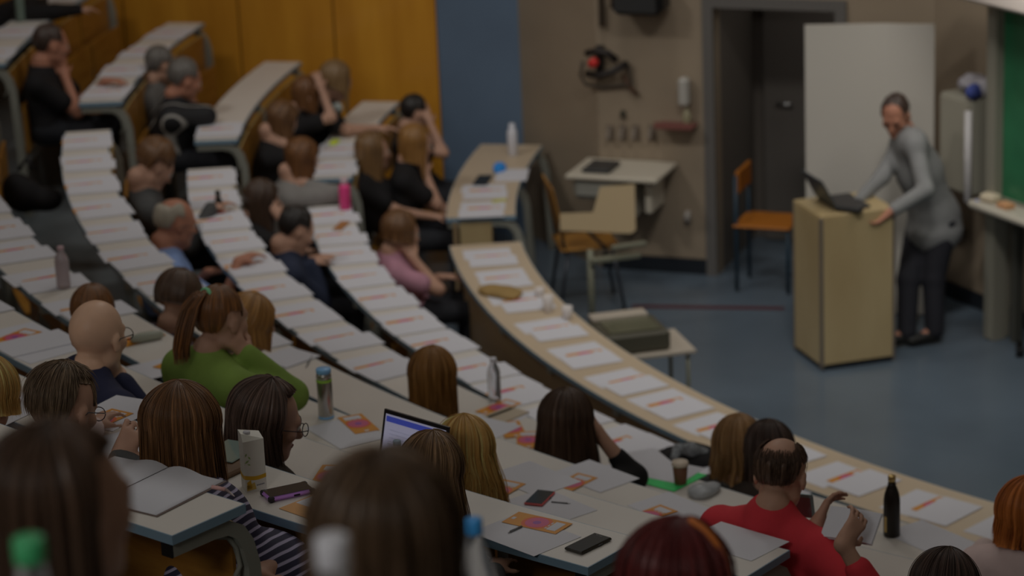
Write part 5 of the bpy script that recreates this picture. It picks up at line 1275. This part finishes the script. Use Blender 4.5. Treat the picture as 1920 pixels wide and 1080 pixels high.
# lecturer
fl=0.; f1=at(1700,647,0);f2=at(1752,643,0); base=(f1+f2)/2
toL=nrm((lc_-base)*np.array([1,1,0])); laz2=math.atan2(toL[1],toL[0])
dH=(base-CAM)@FW
hd=atd(1679,216,dH-.33); hipc=atd(1752,412,dH-.02); 
hl=atd(1590,386,dH-.42); hr=atd(1657,412,dH-.62)
rt=root('person',(base[0],base[1],0),'lecturer in a grey shirt and dark trousers leaning on the lectern with both hands','person')
Rh=rotm(math.atan2(FW[1],FW[0])-math.radians(205),math.radians(30)); ftr=math.atan2(toL[1],toL[0]); Rb=rotm(ftr,math.radians(20))
s=1.05; nb=hd+(hipc-hd)*.0+Rb@np.array([0,-.095,-.185])*s
nb=atd(1706,262,dH-.27)
shv=nrm(np.cross(nrm(nb-hipc),toL)); 
if shv@RT<0: shv=-shv
shNear=atd(1716,272,dH-.42); shFar=atd(1690,268,dH-.10)
def larm(S,T,pole,hdn,pn,side):
    E,T2=ik(S,T,.305,.27,pole); return E,T2
En,Tn=ik(shNear,atd(1668,398,dH-.60),.31,.28,RT*.9-UPZ*.1)
Ef,Tf=ik(shFar,atd(1606,382,dH-.44),.31,.28,RT*.5-UPZ*.6)
Tn=atd(1668,398,dH-.60); Tf=atd(1606,380,dH-.42)
hipN=hipc+nrm(shNear-shFar)*.0
legN=[atd(1738,425,dH-.10),atd(1752,535,dH-.08),None]; 
an1=f1+UPZ*.09;an2=f2+UPZ*.09
k1=(atd(1722,425,dH+.02)+an1)/2+toL*.03;k2=(atd(1765,425,dH-.05)+an2)/2+toL*.03
h1=atd(1728,418,dH+.05);h2=atd(1768,418,dH-.08)
chest=nb*.62+hipc*.38+UPZ*.0
tors=lambda o:[RC(nb-UPZ*.03,chest,.085+o,.125+o,.06),RC(chest,hipc+UPZ*.03,.125+o,.135+o,.06),RC(shNear,shFar,.058+o,.058+o,.06),RC((shNear+nb)/2,chest,.08+o,.11+o,.05),RC((shFar+nb)/2,chest,.08+o,.11+o,.05)]
body=tors(-.015)+head_prims(hd,Rh,s)+[RC(hd+Rh@np.array([0,-.05,-.09]),nb,.060,.068,.03)]
body+=[RC(shNear,En,.045,.038,.03),RC(En,Tn,.036,.026,.02),RC(shFar,Ef,.045,.038,.03),RC(Ef,Tf,.036,.026,.02)]
body+=hand_prims(Tn,nrm(toL*.3-UPZ*.6-RT*.6),nrm(-UPZ*.2+toL*.4-RT*.5),.5,1,1.0,fr=.009)+hand_prims(Tf,nrm(-RT*.8-UPZ*.3),-UPZ,.45,1,1.0,fr=.009)
for h0,kn,an in((h1,k1,an1),(h2,k2,an2)): body+=[RC(h0,kn,.080,.055,.03),RC(kn,an,.05,.035,.02),RC(an,an+toL*.13-UPZ*.05,.035,.03,.02)]
V,F=sdf_mesh(body,.009); npmesh('body',V,F,SKIN2,rt)
sh=tors(.012)+[RC(shNear,En,.058,.054,.04),RC(En,En+(Tn-En)*.86,.053,.042,.02),RC(shFar,Ef,.058,.052,.04),RC(Ef,Ef+(Tf-Ef)*.9,.052,.038,.02),RC(hipc+UPZ*.02,hipc-UPZ*.05,.165,.185,.05),RC(nb,nb*.6+hd*.4-UPZ*.03,.078,.070,.02)]
V,F=sdf_mesh(sh,.010); q=V@np.array([[23.,7,3],[5,19,11],[31,9,17]]).T; V=V+.006*(np.sin(q[:,0])*np.cos(q[:,1]))[:,None]*np.array([[.5,.5,.3]]); npmesh('shirt',V,F,C_grey,rt)
tr=[EL(hipc-UPZ*.05,(.165,.15,.12),None,.05)]
for h0,kn,an in((h1,k1,an1),(h2,k2,an2)): tr+=[RC(h0,kn,.098,.074,.03),RC(kn,an,.072,.062,.02)]
V,F=sdf_mesh(tr,.011); npmesh('trousers',V,F,cl('dark_jeans',(19,19,23),3.4),rt)
shs=[]
for an in(an1,an2): shs+=[RC(an-UPZ*.03,an+toL*.16-UPZ*.055,.048,.036,.02)]
V,F=sdf_mesh(shs,.009); V[:,2]=np.maximum(V[:,2],.001); npmesh('shoes',V,F,M_SHOE,rt)
make_hair(hd,Rh,dict(short=1,th=.010,nape=136,hairline=40),HF['cool'],rt,5,False,s)
b=MB()
for sx in(-1,1): b.lathe(hd+Rh@np.array([sx*.031,.086,.002])*s,[(.0105*math.sin(t)*s,.0105*math.cos(t)*s) for t in np.linspace(.05,3.09,7)],10,0)
b.build('eyes',EYEM,rt)
# tall white panel behind the lecturer
pl,pr=at(1513,590,0),at(1748,588,0)
d=nrm(pr-pl); n=np.array([-d[1],d[0],0]); n=n if n@FW>0 else -n
rt=root('white_panel',(pl+pr)/2,'tall white standing panel behind the lecturer and before the door','panel')
b=MB(); nn=14; Lp=np.linalg.norm(pr-pl)
vs=[]
for i in range(nn+1):
    t=i/nn; p=pl+d*Lp*t+n*(.05*math.sin(max(0,t-.62)/.38*math.pi/2)*-1.0)
    for o in(0,.03):
        for z in(.01,1.95): vs.append((*(p+n*o)[:2],z))
fs=[]
for i in range(nn):
    a=4*i;c=a+4; fs+=[(a,a+1,c+1,c),(a+2,c+2,c+3,a+3),(a+1,a+3,c+3,c+1),(a,c,c+2,a+2)]
fs+=[(0,2,3,1),(4*nn,4*nn+1,4*nn+3,4*nn+2)]
b.add(vs,fs,0,False); b.build('panel_board',mat('white_panel_laminate',D(104,101,96,4.3),rough=.35),rt)
b=MB(); 
for t in(.15,.85): p=pl+d*Lp*t; b.box((p[0],p[1],.015),(.05,.32,.02),rz=math.atan2(d[1],d[0]))
b.build('foot',m_brk,rt)
# chalkboard between its steel posts on the front wall
pb=at(1868,632,0); wB=(pb[:2]-CR)@dB; offB=(pb[:2]-CR)@n_B
m_post=mat('painted_steel_post',D(84,82,74,3.3),rough=.4)
rt=root('chalkboard',(pb[0],pb[1],0),'green chalkboard on tall grey steel posts at the right edge','chalkboard')
azB=math.radians(60)
def B3(s,o,z): q=CR+dB*(wB+s)+n_B*(offB+o); return (q[0],q[1],z)
b=MB(); b.box(B3(-.0,0,HT*.25),(.075,.16,HT*.5-.002),rz=azB,bev=.008); b.box(B3(.045,.02,HT*.25),(.02,.10,HT*.5-.002),rz=azB); b.build('post',m_post,rt)
b=MB(); b.box(B3(3.6,0,HT*.25),(.075,.16,HT*.5-.002),rz=azB,bev=.008); b.build('post',m_post,rt)
b=MB(); b.box(B3(1.8,-.0,1.555),(3.5,.025,1.23),rz=azB); b.build('board',mat('chalkboard_green',D(26,66,44,3.8),rough=.28,noise=.25,nscale=2.5,spec=.5),rt)
b=MB(); b.box(B3(1.8,.0,2.19),(3.56,.05,.05),rz=azB); b.box(B3(1.8,.0,.93),(3.56,.05,.04),rz=azB); b.build('board_frame',m_post,rt)
b=MB(); b.box(B3(1.75,.09,.90),(3.66,.20,.055),rz=azB,bev=.02); b.build('chalk_tray',mat('cream_tray',D(104,100,92,4.0),rough=.5),rt)
b=MB(); b.box(B3(.14,-.05,.45),(.05,.06,.9),rz=azB); b.box(B3(.42,-.05,.45),(.16,.05,.9),rz=azB); b.build('lower_housing',mat('dark_housing',D(48,48,44,2.6),rough=.5),rt)
bx('sponge',np.array(B3(.05,.10,.955)),(.12,.09,.05),azB+.2,mat('cream_sponge',D(112,104,90,4.2),rough=.9),'cream sponge on the left end of the chalk tray','sponge',.015)
bx('chalk_box',np.array(B3(.22,.11,.945)),(.10,.07,.03),azB,mat('orange_white_box',D(114,84,60,4.2),rough=.6),'small orange and white box of chalk on the tray','box')
bx('blue_cloth_tag',np.array(B3(-.02,.15,.91)),(.03,.02,.04),azB,mat('blue_clip',D(30,50,110,4),rough=.5),'small blue clip hanging from the chalk tray','clip'); bpy.data.objects['blue_cloth_tag'].name='clip'
# white screen case above
q=atd(1860,8,dH); rt2=MB(); p0=np.array(B3(-.35,.12,2.26)); rt2.box(B3(1.6,.20,2.31),(3.9,.22,.16),rz=azB,bev=.02); tag(rt2.build('light_housing',mat('white_enamel',D(106,100,96,4.2),rough=.4)),'long white lamp housing above the chalkboard','lamp housing')
bx('black_floor_box',at(1912,655,.03),(.16,.05,.055),.4,m_cap,'small black box on the floor at the right edge','box'); bpy.data.objects['black_floor_box'].name='floor_box'
# wall cabinet beside the post
def onB(px,py,off=.0):   # point on the plane parallel to the chalkboard wall, off metres in front
    d_=ray(px,py); nB3=np.array([n_B[0],n_B[1],0]); c0=np.array([CR[0],CR[1],0])+nB3*off; t=((c0-CAM)@nB3)/(d_@nB3); return CAM+t*d_
q0=onB(1765,300,.30);q1=onB(1822,300,.30); q2=onB(1858,300,.02)
rt=root('wall_cabinet',((q0+q1)/2*[1,1,0]+[0,0,0]),'grey-white steel cabinet hanging left of the chalkboard post','cabinet')
zt1=onB(1790,176,.28)[2]; zb1=onB(1800,358,.28)[2]
s0=(q0[:2]-CR)@dB; s1=(q1[:2]-CR)@dB; s2=s1+.30
print('cabinet',s0,s1,s2,zt1,zb1)
def BW(s,o,z): q=CR+dB*s+n_B*o; return (q[0],q[1],z)
m_cab=mat('cabinet_enamel',D(88,86,78,3.7),rough=.4)
b=MB(); b.box(BW((s0+s1)/2,.16,(zt1+zb1)/2),(s1-s0,.30,zt1-zb1),rz=azB,bev=.01); b.build('cabinet_body',m_cab,rt)
b=MB(); b.box(BW((s0+s1)/2,.318,(zt1+zb1)/2),(s1-s0-.03,.014,zt1-zb1-.03),rz=azB,bev=.004); b.build('door',mat('cabinet_door_enamel',D(92,89,80,3.7),rough=.4),rt)
b=MB(); b.box(BW((s1+.2),.10,(zt1+zb1)/2-.02),(.36,.18,zt1-zb1-.04),rz=azB,bev=.01); b.build('switch_box',mat('cabinet_grey',D(74,76,72,3.3),rough=.45),rt)
b=MB(); b.box(BW(s1+.17,.20,(zt1+zb1)/2+.12),(.05,.02,.09),rz=azB,bev=.004); b.build('red_switch',mat('red_switch_plastic',D(76,34,30,3.6),rough=.4),rt)
rtl=root('tube_lamp',BW(s1+.03,.35,(zt1+zb1)/2),'slim white upright tube on the cabinet edge','tube')
p=np.array(BW(s1+.02,.345,0)); b=MB(); b.tube([(p[0],p[1],zb1-.03),(p[0],p[1],zb1-.02),(p[0],p[1],zt1-.06)],[.012,.024,.024],14); b.build('tube_body',mat('white_tube',D(104,102,102,4.4),rough=.35),rtl)
V,F=sdf_mesh([EL(np.array(BW(s0+.12,.15,zt1+.06)),(.12,.09,.055),None,.04),EL(np.array(BW(s0+.28,.17,zt1+.06)),(.10,.08,.06),None,.04)],.012)
q=V*45; V=V+.012*(np.sin(q[:,0])*np.cos(q[:,1]+q[:,2]))[:,None]*np.array([[.3,.3,.8]]); V[:,2]=np.maximum(V[:,2],zt1+.001); tag(npmesh('plastic_bag',V,F,mat('pale_bag',D(84,82,86,4),rough=.5,noise=.3,nscale=14)),'crumpled pale bag on top of the wall cabinet','bag')
V,F=sdf_mesh([EL(np.array(BW(s0+.30,.27,zt1+.05)),(.09,.05,.05),None,.04)],.012); V[:,2]=np.maximum(V[:,2],zt1+.001); tag(npmesh('cloth',V,F,mat('dark_blue_cloth',D(32,40,80,3.8),rough=.7,noise=.3,nscale=14)),'dark blue cloth on top of the wall cabinet','cloth')
bx('soap_dispenser',np.array(BW(s1+.33,.22,zt1-.10)),(.10,.09,.13),azB,m_whitep,'white dispenser between the wall cabinet and the chalkboard post','dispenser',.02)

# ---- things on the door wall
def onA(px,py,off=0.):
    d_=ray(px,py); n3=np.array([nA[0],nA[1],0]); c0=np.array([BND[0],BND[1],0])+n3*off; t=((c0-CAM)@n3)/(d_@n3); return CAM+t*d_
azA=math.atan2(dA[1],dA[0])
def onC(px,py,off=0.):
    dC=nrm(np.array([END[0]-BND[0],END[1]-BND[1],0])); n3=np.array([-dC[1],dC[0],0]); n3=n3 if n3[0]>0 else -n3; c0=np.array([BND[0],BND[1],0])+n3*off; d_=ray(px,py); t=((c0-CAM)@n3)/(d_@n3); return CAM+t*d_
# speaker
c=onA(1200,6,.17); rt=root('loudspeaker',c,'black loudspeaker on the brown wall at the top','speaker')
b=MB(); b.box(c+UPZ*.04,(.38,.24,.22),rz=azA,bev=.05); b.build('speaker_cabinet',m_cap,rt)
b=MB(); n3=np.array([nA[0],nA[1],0]); b.tube([c+UPZ*.10,onA(1200,6,.002)+UPZ*.10],.02,8); b.build('wall_arm',m_cap,rt)
b=MB(); b.box(c+UPZ*.04+n3*.121,(.30,.008,.16),rz=azA,bev=.003); b.build('grille',mat('dark_grille',(.03,.03,.03),rough=.7),rt)
# hose bracket with the red knob
c=onA(1128,122,.08); rt=root('wall_valve',c,'black wall valve with a red knob and a draped hose','valve')
k_=onA(1112,118,.16); b=MB(); b.tube([k_-n3*.03,k_+n3*.02],[.035,.032],16); b.build('red_knob',mat('red_knob_plastic',D(110,22,20,4.2),rough=.35),rt)
b=MB(); b.tube([onA(1100,100,.06),onA(1118,96,.10),onA(1140,100,.10),onA(1155,112,.06)],.025,10); b.tube([onA(1100,138,.06),onA(1125,142,.11),onA(1150,134,.09),onA(1178,118,.05)],.025,10); b.tube([onA(1125,85,.03),onA(1125,140,.05)],.03,10); b.build('valve_body',mat('black_iron',(.025,.02,.018),rough=.5),rt)
b=MB(); b.tube([onA(1093,115,.05),onA(1088,140,.04),onA(1098,158,.04),onA(1128,164,.03),onA(1165,160,.03),onA(1185,158,.04),onA(1180,130,.04),onA(1165,118,.04)],.012,8); b.build('hose',mat('dark_rubber',D(46,40,34,2.6),rough=.6),rt)
b=MB(); b.tube([onA(1168,140,.03),onA(1182,165,.03),onA(1196,178,.03)],.016,8); b.build('side_hose',mat('brown_rubber',D(52,36,26,2.8),rough=.6),rt)
# hooks/cups row
for i,x in enumerate((1143,1167,1191,1221)):
    c=onA(x,250,.03); rt=root('wall_hook',c,'pale wall hook, %s in the row left of the red shelf'%['first from the left','second from the left','third from the left','last, nearest the shelf'][i],'hook','pale hooks in a row on the brown wall')
    mh=mat('pale_hook_plastic',D(72,66,60,4.0),rough=.5)
    b=MB(); b.box(c-n3*.02,(.055,.015,.11),rz=azA,bev=.005); b.build('back_plate',mat('hook_plate',D(66,58,50,3.6),rough=.5),rt)
    b=MB(); b.tube([c+UPZ*.035,c+n3*.03+UPZ*.02,c+n3*.035-UPZ*.03,c+n3*.06-UPZ*.02],.012,8); b.build('hook_arm',mh,rt)
c=onA(1168,214,.02); b=MB(); b.lathe(c,[(.0001,-.02),(.028,-.012),(.028,.012),(.0001,.02)],14,R=rotm(azA)@np.array([[1,0,0],[0,0,1],[0,-1,0]])); tag(b.build('wall_button',mat('dark_button',(.05,.045,.03),rough=.5)),'dark round button on the wall above the hooks','button')
# red shelf with white dispenser
c=onA(1268,236,.09); rt=root('wall_shelf',c,'narrow dull red shelf on the brown wall','shelf')
b=MB(); b.box(c,(.27,.16,.022),rz=azA,bev=.006); b.box(c+n3*.075+UPZ*.02,(.27,.012,.04),rz=azA); b.build('shelf_board',mat('dull_red_shelf',D(72,44,40,3.6),rough=.5),rt)
c2=onA(1283,172,.07); b=MB(); b.box(c2,(.075,.09,.20),rz=azA,bev=.02); tag(b.build('paper_dispenser',mat('white_dispenser',D(94,92,88,4.2),rough=.4)),'white upright dispenser above the red shelf','dispenser')
c2=onA(1288,218,.08); b=MB(); zz=c[2]+.012; b.lathe((c2[0],c2[1],zz),[(.028,0),(.03,.005),(.03,.07),(.018,.09),(.012,.10),(.012,.115),(.0001,.117)],16); tag(b.build('soap_bottle',mat('pale_green_bottle',D(82,78,62,3.8),rough=.4)),'pale bottle standing on the red shelf','bottle')
c=onA(1290,406,.02); b=MB(); b.lathe(c,[(.0001,-.02),(.042,-.018),(.045,.0),(.042,.018),(.0001,.02)],18,R=rotm(azA)@np.array([[1,0,0],[0,0,1],[0,-1,0]])); tag(b.build('wall_socket',mat('white_socket',D(88,84,80,4.2),rough=.4)),'round white wall socket below the red shelf','socket')
c=onB(1800,437,.03); b=MB(); b.box(c,(.07,.03,.10),rz=azB,bev=.01); tag(b.build('wall_socket',mat('beige_socket',D(60,50,46,3.4),rough=.4)),'small pale socket low on the wall right of the lecturer','socket')
# sink unit
c=onA(1165,320,.25); rt=root('sink',(c[0],c[1],c[2]),'pale wall-hung sink unit with clutter under the shelf','sink')
m_sink=mat('pale_sink',D(92,88,80,5.6),rough=.4)
b=MB(); b.box(c,(.66,.48,.035),rz=azA,bev=.01); b.build('counter',m_sink,rt)
b=MB(); b.box(c-UPZ*.09+np.array([dA[0],dA[1],0])*-.12,(.34,.40,.15),rz=azA,bev=.03); b.build('basin',mat('grey_basin',D(72,72,68,5.0),rough=.4),rt)
b=MB(); b.box(c-UPZ*.14+np.array([dA[0],dA[1],0])*.22-n3*.05,(.05,.30,.26),rz=azA,bev=.01); b.box(c-UPZ*.20+np.array([dA[0],dA[1],0])*.08,(.08,.3,.25),rz=azA,bev=.02); b.build('support',m_sink,rt)
bx('tray',c+UPZ*.035+np.array([dA[0],dA[1],0])*-.13+n3*.05,(.20,.26,.03),azA,mat('dark_tray',(.05,.05,.05),rough=.4),'dark tray on the sink unit','tray',.01)
# chair with writing tablet
f0=at(1060,560,0); f_=at(1120,585,0)
sc=atd(1095,452,17.35); g0=np.array([sc[0],sc[1],0.]); zs=.46
# seat centre on the sight line at seat height
sc=at(1098,452,zs); ch=np.array([sc[0],sc[1],0.]); face=math.atan2(RT[1],RT[0])+.15; Rc=rotm(face)
rt=root('tablet_chair',ch,'chair with orange plywood seat and a pale folding writing board','chair')
def C3(x,y,z): return ch+Rc@np.array([x,y,z])
b=MB(); b.box(C3(0,0,zs),(.40,.40,.016),rz=face-math.pi/2,bev=.006); b.build('seat',m_seat,rt)
b=MB(); b.box(C3(0,-.21,zs+.26),(.40,.015,.36),R=Rc@np.array([[1,0,0],[0,math.cos(.2),-math.sin(.2)],[0,math.sin(.2),math.cos(.2)]]),bev=.005); b.build('backrest',m_seat,rt)
mt=mat('dark_chair_tube',(.06,.065,.08),rough=.35,metal=.5)
for sx in(-1,1):
    for sy in(-1,1): MB().tube([C3(sx*.17,sy*.15,zs-.01),C3(sx*.20,sy*.22,0.012)],.012,8).build('leg',mt,rt)
MB().tube([C3(-.18,-.17,zs-.02),C3(-.18,-.20,zs+.2),C3(-.17,-.24,zs+.42)],.011,8).build('back_tube',mt,rt); MB().tube([C3(.18,-.17,zs-.02),C3(.18,-.20,zs+.2),C3(.17,-.24,zs+.42)],.011,8).build('back_tube',mt,rt)
# writing board, roughly upright, in front of the seat
cL,cR_=np.array(at(1050,435,zs+.02)),None
dd=(sc-CAM)@FW-.35
pts=[(1050,400),(1112,398),(1125,350),(1190,345),(1192,432),(1182,438),(1050,432)]
W3=[atd(x,y,dd) for x,y in pts]; off=nrm(FW)*.018
b=MB(); n=len(W3); b.add(W3+[w+off for w in W3],[tuple(range(n)),tuple(range(2*n-1,n-1,-1))]+[(i,(i+1)%n,n+(i+1)%n,n+i) for i in range(n)]); b.build('writing_board',mat('pale_board',D(98,86,66,3.9),rough=.5),rt)
b=MB(); b.tube([atd(1100,432,dd+.02),C3(.2,.1,zs)],.012,8); b.build('board_arm',mt,rt)
# music-stand like tripod with two bars
bs=at(1112,640,0.); rt=root('tripod_stand',bs,'pale metal stand with two cross bars beside the tablet chair','stand')
mp=mat('pale_metal',D(72,72,62,3.6),rough=.4,metal=.2); tp=np.array([bs[0],bs[1],.62])
MB().tube([bs+UPZ*.02,tp],.022,10).build('pole',mp,rt)
for a in(0,2.1,4.2): MB().tube([bs+UPZ*.14,bs+np.array([.22*math.cos(a),.22*math.sin(a),.012])],.010,8).build('leg',mp,rt)
dz_=nrm(np.array([RT[0],RT[1],0])); b=MB(); b.box(tp+dz_*.16+UPZ*-.06,(.34,.05,.035),rz=math.atan2(dz_[1],dz_[0])+.3,bev=.008); b.box(tp+dz_*.25+UPZ*.02,(.24,.04,.03),rz=math.atan2(dz_[1],dz_[0])+.35,bev=.008); b.build('cross_bar',mp,rt)
# projector trolley by the front desk
tz=.52; tc=at(1190,650,tz); rt=root('trolley',(tc[0],tc[1],0),'low trolley with pale shelves beyond the front desk','trolley')
ta=math.atan2(RT[1],RT[0])+.25
b=MB(); b.box((tc[0],tc[1],tz),(.62,.42,.025),rz=ta,bev=.004); b.box((tc[0],tc[1],.18),(.58,.38,.02),rz=ta,bev=.004); b.build('shelf',mat('pale_shelf',D(98,92,84,4.0),rough=.5),rt)
Rz=np.array([[math.cos(ta),-math.sin(ta),0],[math.sin(ta),math.cos(ta),0],[0,0,1]])
for sx in(-1,1):
    for sy in(-1,1): q=np.array([tc[0],tc[1],0])+Rz@np.array([sx*.27,sy*.17,0]); MB().tube([q+UPZ*.03,q+UPZ*(tz-.013)],.012,8).build('leg',mp,rt); MB().tube([q+UPZ*.025-Rz[:,1]*.012,q+UPZ*.025+Rz[:,1]*.012],.025,12).build('castor',m_cap,rt)
pc=np.array([tc[0],tc[1],tz+.0135])+Rz@np.array([-.03,.0,0]); rt=root('overhead_projector',pc,'grey box-shaped projector on the trolley','projector')
b=MB(); b.box(pc+UPZ*.06,(.40,.34,.12),rz=ta,bev=.015); b.build('projector_body',mat('olive_grey_case',D(50,48,40,3.0),rough=.4),rt)
b=MB(); b.box(pc+UPZ*.125,(.30,.26,.008),rz=ta,bev=.002); b.build('glass_plate',mat('grey_glass',D(60,60,48,3.0),rough=.1),rt)
b=MB(); q=pc+Rz@np.array([-.02,.16,.135]); b.box(q,(.34,.10,.03),rz=ta,bev=.006); tag(b.build('white_bar',mat('pale_shelf',D(98,92,84,4.0),rough=.5)),'pale flat tray on the back of the projector','tray'); bpy.data.objects['white_bar'].name='tray'
# chair inside the recess
s_=at(1440,414,.47); fc=s_*[1,1,0]; rt=root('chair',fc,'chair with orange wooden seat and blue frame in the door recess','chair'); az=azA
mo=mat('orange_plywood',D(96,56,14,3.6),rough=.5); mb=mat('dark_blue_tube',(.02,.045,.07),rough=.4)
b=MB(); b.box((s_[0],s_[1],.47),(.40,.38,.02),rz=azA,bev=.008); b.build('seat',mo,rt)
q=lambda x,y,z: np.array([s_[0],s_[1],0])+np.array([dA[0],dA[1],0])*x+n3*y+UPZ*z
b=MB(); b.box(q(-.17,0,.77),(.03,.32,.16),rz=azA,bev=.01); b.build('backrest',mo,rt)
for x,y in((-.18,-.16),(-.18,.16),(.18,-.16),(.18,.16)): MB().tube([q(x,y,.012),q(x,y,.46 if x>0 else .82)],.014,8).build('leg',mb,rt)
for o in list(bpy.data.objects):
    if o.type=='EMPTY' and 'label' in o.keys() and len(o.children)==0: print('EMPTY ROOT',o.name)

for o in bpy.data.objects:
    if 'label' in o.keys() and len(o['label'].replace('-',' ').split())>16: print('LONG',len(o['label'].split()),o['label'])
